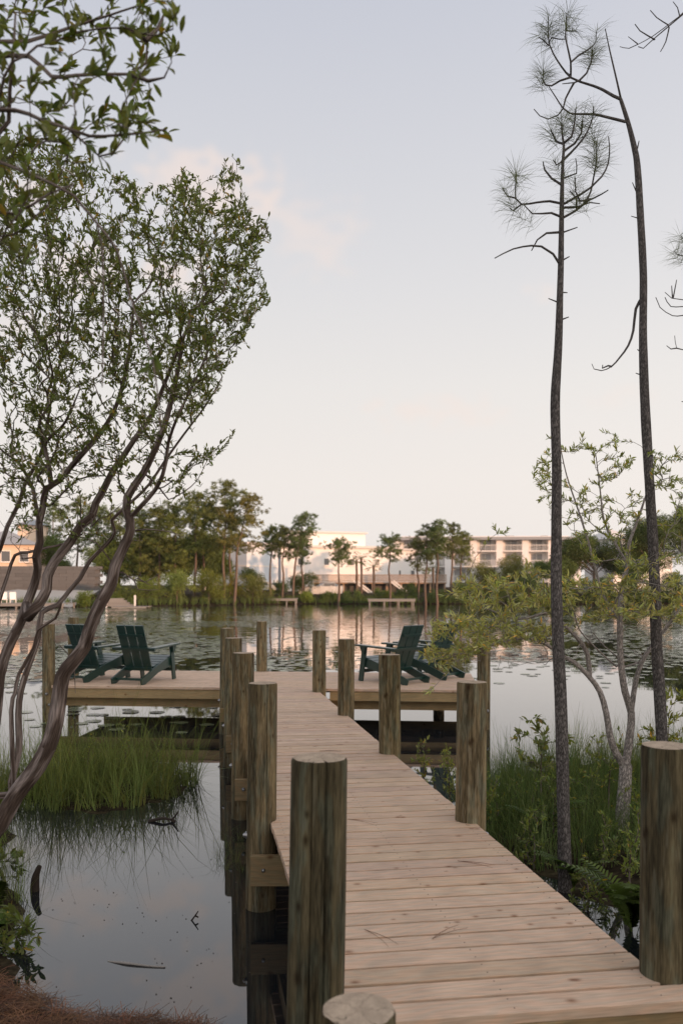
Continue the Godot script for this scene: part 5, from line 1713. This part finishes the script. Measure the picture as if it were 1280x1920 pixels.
	for k in 40: slab("board", fence, -2.8 + k * 0.144, 0.5, 0, 0.13, 1.0, 0.03, "trim", Color.WHITE * rnd(0.85, 1.05))
	for k in 5: slab("post", fence, -2.8 + k * 1.4, 0.55, -0.08, 0.12, 1.15, 0.12, "trim")
	car(612, 119, 0.3, Color(0.55, 0.6, 0.65), "grey car parked under the boardwalk's end")
	car(486, 118, 0.5, Color(1.2, 1.2, 1.2), "white car parked beside the pale house")
	# docks
	float_dock(500, 558, 1122, 101.5, 2.6, "small grey dock with thin posts by the middle pines", 4)
	float_dock(689, 779, 1123, 99.0, 3.0, "long grey dock on legs before the boardwalk", 4)
	float_dock(-60, 122, 1131, 83.0, 4.0, "broad low dock under the block wall at the sandy bank", 5)
	float_dock(209, 276, 1137, 84.0, 2.4, "low white landing reaching from the wooden steps", 2)
	p = P(218, 0, 87.0)
	var steps := thing("wooden_steps", "stack of grey wooden steps leading down to the landing", "steps", Vector3(p.x, 0, p.z))
	for k in 4: slab("step", steps, 0.35 - k * 0.25, 0.22 + k * 0.2, -k * 0.35, 2.6 - k * 0.3, 0.2, 0.8, "grey_wood", Color.WHITE * rnd(0.8, 1.1))
	for x in [-0.9, 2.0]: slab("post", steps, x, 0.6, 0.3, 0.16, 1.3, 0.16, "trim")
	# sandy bank, block wall and white chairs on the left shore
	p = P(70, 0, 97.0)
	var bank := MB.new()
	var gx := 15
	var gz := 8
	for q in gz:
		for k in gx:
			var x := lerpf(-46.0, -27.5, k / float(gx - 1))
			var dd := lerpf(85.0, 97.0, q / float(gz - 1))
			bank.vert(Vector3(x, maxf(land(x, dd), 0.0) + 0.05 + 0.5 * smoothstep(0, gz - 1, q) + 0.25 * nz(x * 40.0, dd * 40.0, 8.0), -dd), Vector3.UP, Vector2.ZERO, Color.WHITE * rnd(0.85, 1.1))
	for q in gz - 1:
		for k in gx - 1:
			var e := q * gx + k
			bank.tri(e, e + gx, e + 1); bank.tri(e + 1, e + gx, e + gx + 1)
	put("sand_ground", bank.commit(M.sand)).set_meta("kind", "structure")
	p = P(60, 0, 98.0)
	var wall := thing("block_wall", "grey concrete block retaining wall behind the leaning tree's stems", "wall", Vector3(p.x, 1.2, p.z), 0.08)
	for row in 8:
		for k in 9:
			slab("block", wall, -6.6 + k * 1.62 + (0.8 if row % 2 else 0.0), 0.2 + row * 0.41, rnd(-0.02, 0.02), 1.60, 0.39, 0.4, "block_wall", Color.WHITE * rnd(0.85, 1.15))
	slab("core", wall, 0.3, 1.6, -0.25, 14.6, 3.2, 0.5, "block_wall")
	for k in 2:
		var q := P(8 + k * 17, 0, 85.0)
		var ch := thing("deck_chair", "white reclining deck chair on the broad low dock", "chair", Vector3(q.x, P(0, 1131, 83).y, q.z), 0.4, "white deck chairs on the far dock")
		slab("seat", ch, 0, 0.35, 0, 0.6, 0.06, 0.9, "trim")
		var bk := slab("backrest", ch, 0, 0.68, -0.55, 0.6, 0.8, 0.06, "trim")
		bk.rotation.x = -0.4
		for x in [-0.26, 0.26]:
			for z in [-0.4, 0.4]: slab("leg", ch, x, 0.17, z, 0.06, 0.34, 0.06, "trim")
	# pines: column, foot row, top row, distance, half width, lowest branch row, lean, density, tint, label
	for t in [
		[365, 1118, 926, 99, 38, 1050, 6, 2.6, warm, "broad crowned pine next to the tallest far pine"],
		[420, 1126, 904, 98, 44, 1030, 4, 2.4, Color(1.05, 1.05, 0.85), "tallest straight pine on the far shore"],
		[439, 1128, 930, 97, 40, 1045, 30, 2.1, Color(1.3, 1.05, 0.75), "pine with a curved bare trunk leaning out beside the tallest pine"],
		[381, 1110, 950, 104, 32, 1070, 2, 1.8, cool, "slim pine standing behind the broad crowned pine"],
		[432, 1105, 940, 106, 26, 1030, 0, 1.0, cool, "slim pine standing behind the tallest pine"],
		[330, 1112, 948, 100, 36, 1080, -4, 2.6, warm, "bushy yellow green pine at the edge of the titi's twigs"],
		[298, 1112, 955, 101, 34, 1085, 4, 2.5, Color(1.15, 1.1, 0.8), "bushy pine rising over the pale willow bush"],
		[262, 1112, 962, 102, 32, 1085, 0, 2.4, warm, "pine half hidden by the titi's curved right stem"],
		[225, 1110, 955, 104, 32, 1050, 0, 1.6, Color(1.0, 1.05, 0.8), "pine behind the titi's crossing branches"],
		[185, 1108, 950, 106, 34, 1045, 0, 1.6, cool, "dark pine seen between the titi's two main stems"],
		[145, 1106, 935, 108, 36, 1050, 0, 1.6, Color(1.0, 1.05, 0.8), "pine rising beyond the end of the block wall"],
		[100, 1100, 945, 118, 34, 1040, 0, 1.5, cool, "pine beside the peach house's tower"],
		[507, 1114, 988, 107, 20, 1040, 4, 1.2, cool, "pine at the pale house's corner"],
		[529, 1114, 990, 106, 20, 1042, 8, 1.2, Color(0.95, 1.0, 0.85), "slender leaning pine before the long building"],
		[550, 1112, 966, 105, 26, 1040, 24, 1.5, cool, "tall pine leaning towards the long building, foot by the small dock"],
		[566, 1112, 1000, 108, 20, 1050, 0, 1.0, cool, "short straight pine under the tall leaning pine"],
		[634, 1124, 1012, 104, 22, 1062, 2, 1.1, cool, "lone young pine in front of the long building"],
		[730, 1120, 1006, 104, 24, 1058, 0, 1.1, cool, "lone pine standing behind the long grey dock"],
		[798, 1122, 988, 104, 22, 1050, 2, 1.2, Color(1.0, 1.0, 0.85), "first pine of the close group by the apartments"],
		[820, 1126, 980, 103, 22, 1046, 0, 1.2, cool, "highest pine of the close group by the apartments"],
		[846, 1112, 984, 110, 20, 1052, 4, 1.1, Color(1.0, 1.0, 0.85), "forked looking pine of the close group by the apartments"],
		[864, 1108, 998, 112, 18, 1050, 2, 1.0, warm, "last slim pine of the close group, before the balconies"],
		[784, 1118, 1016, 106, 18, 1070, -4, 1.0, Color(1.1, 1.05, 0.8), "low thin pine at the foot of the close group"]]:
		far_pine(t[0], t[1], t[2], t[3], t[4], t[5], t[6], t[7], t[8], t[9])
	for q in [[668, 1052, 116, "palm with its twin before the long building"], [677, 1047, 117, "taller twin palm before the long building"], [700, 1062, 116, "stout short palm by the boardwalk stairs"], [811, 1064, 114, "small palm among the close group of pines"]]:
		palm(q[0], q[1], q[2], q[3])
	# reeds along the far water's edge
	var reed := blade_tuft(M.blade, 12, 0.9, 0.03, 0.4)
	var rx: Array = []
	var rc: Array = []
	for k in 1600:
		var x := rnd(-42.0, 44.0)
		var d := table(FAR_EDGE, x) + rnd(-0.2, 2.6)
		rx.append(Transform3D(Basis(Vector3.UP, rnd(0, TAU)).scaled(Vector3.ONE * rnd(0.5, 1.3)), Vector3(x, maxf(0.0, land(x, d)), -d)))
		var g := rnd(0.5, 1.0)
		rc.append(Color(g * 0.8, g * 0.95, g * 0.7))
	tag(many("shore_reeds", reed, rx, rc), "strip of low green reeds along the far water's edge", "reeds")
	# bushes
	var dark := Color(0.75, 0.9, 0.8)
	for q in [
		[143, 180, 1112, 88.5, Color(1.2, 1.3, 0.7), "round green bush at the end of the sandy bank"],
		[186, 250, 1092, 94, Color(1.1, 1.15, 0.7), "loose green bush above the wooden steps"],
		[245, 308, 1088, 94, Color(1.3, 1.35, 0.8), "pale green bush beside the willow bush"],
		[300, 366, 1074, 95, Color(1.7, 1.75, 1.2), "large pale willow green bush on the shore"],
		[360, 424, 1070, 97, Color(1.35, 1.25, 0.7), "olive bush under the broad crowned pine"],
		[424, 452, 1078, 101, Color(1.9, 1.5, 0.5), "yellowish bush between the pine trunks"],
		[446, 504, 1084, 100, Color(1.35, 1.2, 0.85), "brownish olive bush below the curved pine"],
		[448, 490, 1064, 107, dark, "dark bush before the pale house"],
		[504, 545, 1092, 108, dark, "dark bush behind the small dock"],
		[540, 600, 1072, 112, dark, "dark leafy mass under the leaning pine"],
		[563, 588, 1110, 104.8, Color(1.7, 1.8, 1.0), "light green reedy bush beside the small dock"],
		[590, 640, 1112, 105.2, Color(1.1, 1.25, 0.9), "low hedge in front of the white fence"],
		[634, 692, 1110, 105.2, Color(0.95, 1.1, 0.85), "low hedge beside the long grey dock"],
		[690, 740, 1104, 106, Color(1.1, 1.25, 0.9), "grey green hedge behind the long grey dock"],
		[735, 795, 1096, 107, dark, "dark palmetto bush at the boardwalk's end"],
		[790, 850, 1106, 105, dark, "dark hedge at the foot of the close pines"],
		[845, 900, 1092, 105, Color(0.9, 1.05, 0.8), "hedge between the close pines and the lime shrub"],
		[880, 940, 1052, 118, Color(1.9, 1.5, 0.95), "tan topped bush in front of the balconies"],
		[930, 1000, 1044, 116, Color(1.6, 1.35, 0.85), "big tan and green bush before the apartments"],
		[895, 960, 1088, 105, dark, "dark shore bush under the tan topped bush"],
		[955, 1025, 1082, 104.5, dark, "dark shore bush under the big tan bush"],
		[1020, 1090, 1078, 104, dark, "dark shore bush behind the straight pine"],
		[1085, 1160, 1082, 103.5, dark, "dark shore bush below the narrow house"],
		[1155, 1225, 1078, 103, dark, "dark shore bush behind the bent pine"],
		[1220, 1300, 1080, 102.5, dark, "dark shore bush past the bent pine"]]:
		shore_bush(q[0], q[1], q[2], q[3], q[4], q[5])
	for q in [
		[60, 140, 1000, 116, 1085, Color(1.1, 1.2, 0.85), "leafy tree rising behind the block wall"],
		[165, 250, 1000, 104, 1090, Color(1.15, 1.25, 0.85), "leafy tree behind the wooden steps"],
		[235, 310, 990, 106, 1090, Color(1.3, 1.35, 0.9), "light green tree behind the pale bush"],
		[295, 375, 985, 107, 1085, Color(1.15, 1.25, 0.85), "green tree filling the gap below the bushy pines"],
		[360, 430, 1005, 108, 1085, Color(0.95, 1.1, 0.8), "dark leafy tree under the broad crowned pine"],
		[1000, 1075, 1040, 112, 1080, Color(0.95, 1.05, 0.85), "leafy tree between the tan bush and the round oak"],
		[1140, 1215, 1020, 113, 1080, Color(0.95, 1.08, 0.85), "leafy tree between the round oak and the tall dark tree"],
		[1055, 1170, 992, 114, 1065, Color(0.85, 0.95, 0.8), "round oak behind the grey shrub"], [1185, 1262, 960, 111, 1070, Color(0.9, 1.0, 0.8), "tall dark tree behind the bent pine"], [1255, 1350, 930, 112, 1070, Color(0.85, 0.95, 0.8), "tallest dark tree past the bent pine"], [40, 90, 1020, 122, 1080, dark, "dark tree beside the peach house"]]:
		var a := P(q[0], q[2], q[3])
		var c := P(q[1], q[2], q[3])
		var g := ground_at((a.x + c.x) * 0.5, q[3])
		round_tree(g, a.y - g.y, (c.x - a.x) * 0.72, P(0, q[4], q[3]).y - g.y, 900, 0.95, q[5], "oak_tree", q[6], "tree")
	# the wood behind the camera's right shoulder, which keeps the last sun off the dock
	for k in 9:
		var o := Vector3(31.0, 0, 22.0) + Vector3(0.67, 0, -0.74) * (k - 4) * 3.9 + Vector3(0.74, 0, 0.67) * (2.4 if k % 2 else 0.0)
		round_tree(ground_at(o.x, -o.z) + Vector3(0, -0.1, 0), rnd(10.5, 12.0), 3.8, 0.3, 900, 1.25, dark, "shade_tree", "broad dark tree on the bank out of view beyond the tall piling", "tree", "trees shading the dock")

func make_lily_pads() -> void:
	rng.seed = 91
	var shapes: Array = []
	for v in 3:
		var b := MB.new()
		var m := 15
		b.vert(Vector3.ZERO, Vector3.UP, Vector2.ZERO, Color.WHITE)
		for k in m:
			var a := 0.16 + (TAU - 0.32) * k / (m - 1)
			var r := 1.0 + rnd(-0.05, 0.05)
			b.vert(Vector3(cos(a) * r, rnd(0.0, 0.05), sin(a) * r), (Vector3.UP + rdir() * 0.04).normalized(), Vector2.ZERO, Color.WHITE)
		for k in m - 1: b.tri(0, k + 1, k + 2)
		for k in range(0, b.i.size(), 3):
			var q := b.i[k + 1]
			b.i[k + 1] = b.i[k + 2]
			b.i[k + 2] = q
			var nn := (b.v[b.i[k + 2]] - b.v[b.i[k]]).cross(b.v[b.i[k + 1]] - b.v[b.i[k]])
			if nn.y < 0:
				b.i[k + 2] = b.i[k + 1]; b.i[k + 1] = q
		shapes.append(b.commit(M.pad))
	var list: Array = []
	var guard := 0
	while list.size() < 15000 and guard < 300000:
		guard += 1
		var d := 12.5 + 82.0 * pow(rng.randf(), 0.8)
		var px := rnd(-30, 1310)
		var x := (px - 640.0) / FOCAL * d
		if shore(x, d) > -0.4: continue
		var f := 0.0
		# thick in the bay on the left, along the right, thin in the open middle
		if px < 620: f = 1.0 - smoothstep(430, 620, px) * 0.75
		elif px > 830: f = 0.5 * smoothstep(830, 1000, px) * smoothstep(17.0, 30.0, d)
		else: f = 0.10
		if d < 17: f *= 0.12
		if d > 62 and px > 330: f *= 0.25
		if d > 26 and d < 44 and px > 420 and px < 860: f *= 0.25
		f *= smoothstep(-0.22, 0.22, noise.get_noise_3d(x * 14.0, d * 7.0, 3.0) + 0.07)
		if rng.randf() > f: continue
		list.append([d, x, rnd(0.08, 0.15)])
	for k in 10:
		var q := plat(rnd(0.3, 6.4), rnd(-1.0, 2.2))
		if q.x > -1.9 and q.x < 0.3 and q.z > -13.2: continue
		list.append([-q.z, q.x, rnd(0.09, 0.16)])
	list.sort_custom(func(a, b): return a[0] < b[0])
	var xs: Array = []
	var cs: Array = []
	for k in list.size():
		var q: Array = list[k]
		var tilt := Basis.from_euler(Vector3(rnd(-0.03, 0.03), rnd(0, TAU), rnd(-0.03, 0.03)))
		var at := Vector3(q[1], 0.008, -q[0])
		if k < 290:
			var o := put("lily_pad", shapes[k % 3], null, at)
			o.basis = tilt.scaled(Vector3(q[2], q[2] * 0.5, q[2]))
			tag(o, "single floating lily pad on the pond near the dock", "lily pad", "lily pads near the dock")
		else:
			xs.append(Transform3D(tilt.scaled(Vector3(q[2], q[2] * 0.5, q[2])), at))
			var g := rnd(0.7, 1.3)
			cs.append(Color(g, g * rnd(0.9, 1.05), g * 0.9))
	print("pads ", list.size())
	tag(many("lily_pads", shapes[0], xs, cs), "carpet of floating lily pads spread over the pond", "lily pads")

func _ready() -> void:
	# camera: level, lens shifted up as in the photograph
	var cam := Camera3D.new()
	cam.name = "camera"
	cam.projection = Camera3D.PROJECTION_FRUSTUM
	cam.near = 0.05
	cam.far = 3000.0
	cam.size = 0.05 * 1920.0 / FOCAL
	cam.frustum_offset = Vector2(0, 0.05 * (HORIZON - 960.0) / FOCAL)
	cam.position = Vector3(0, EYE, 0)
	var lens := CameraAttributesPhysical.new()
	lens.frustum_focal_length = 30.0
	lens.frustum_focus_distance = 6.5
	lens.exposure_aperture = 2.8
	cam.attributes = lens
	add_child(cam)
	cam.make_current()
	# dusk sky
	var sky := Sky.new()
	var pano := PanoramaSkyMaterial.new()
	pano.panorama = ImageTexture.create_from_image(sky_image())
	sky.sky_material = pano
	var env := Environment.new()
	env.background_mode = Environment.BG_SKY
	env.sky = sky
	env.tonemap_mode = Environment.TONE_MAPPER_LINEAR
	env.tonemap_exposure = 1.0
	env.sdfgi_enabled = true
	env.ssao_enabled = true
	env.ssil_enabled = true
	env.fog_enabled = true
	env.fog_density = 0.00012
	env.fog_light_color = Color(0.92, 0.88, 0.86)
	var we := WorldEnvironment.new()
	we.name = "environment"
	we.environment = env
	add_child(we)
	# the setting sun, low behind the camera's right shoulder
	var sun := DirectionalLight3D.new()
	sun.name = "sun"
	sun.light_energy = 1.25
	sun.light_color = Color(1.0, 0.75, 0.57)
	sun.light_angular_distance = 1.0
	sun.shadow_enabled = true
	add_child(sun)
	sun.look_at_from_position(Vector3.ZERO, -SUN_FROM, Vector3.UP)
	make_materials()
	print("materials ", Time.get_ticks_msec())
	make_ground()
	make_water()
	print("ground ", Time.get_ticks_msec())
	make_dock()
	make_chairs()
	print("dock ", Time.get_ticks_msec())
	make_left_tree()
	print("left tree ", Time.get_ticks_msec())
	make_near_pines()
	make_pale_shrub()
	print("shrub ", Time.get_ticks_msec())
	make_marsh()
	make_pine_straw()
	print("marsh ", Time.get_ticks_msec())
	make_far_shore()
	make_lily_pads()
	print("far ", Time.get_ticks_msec())
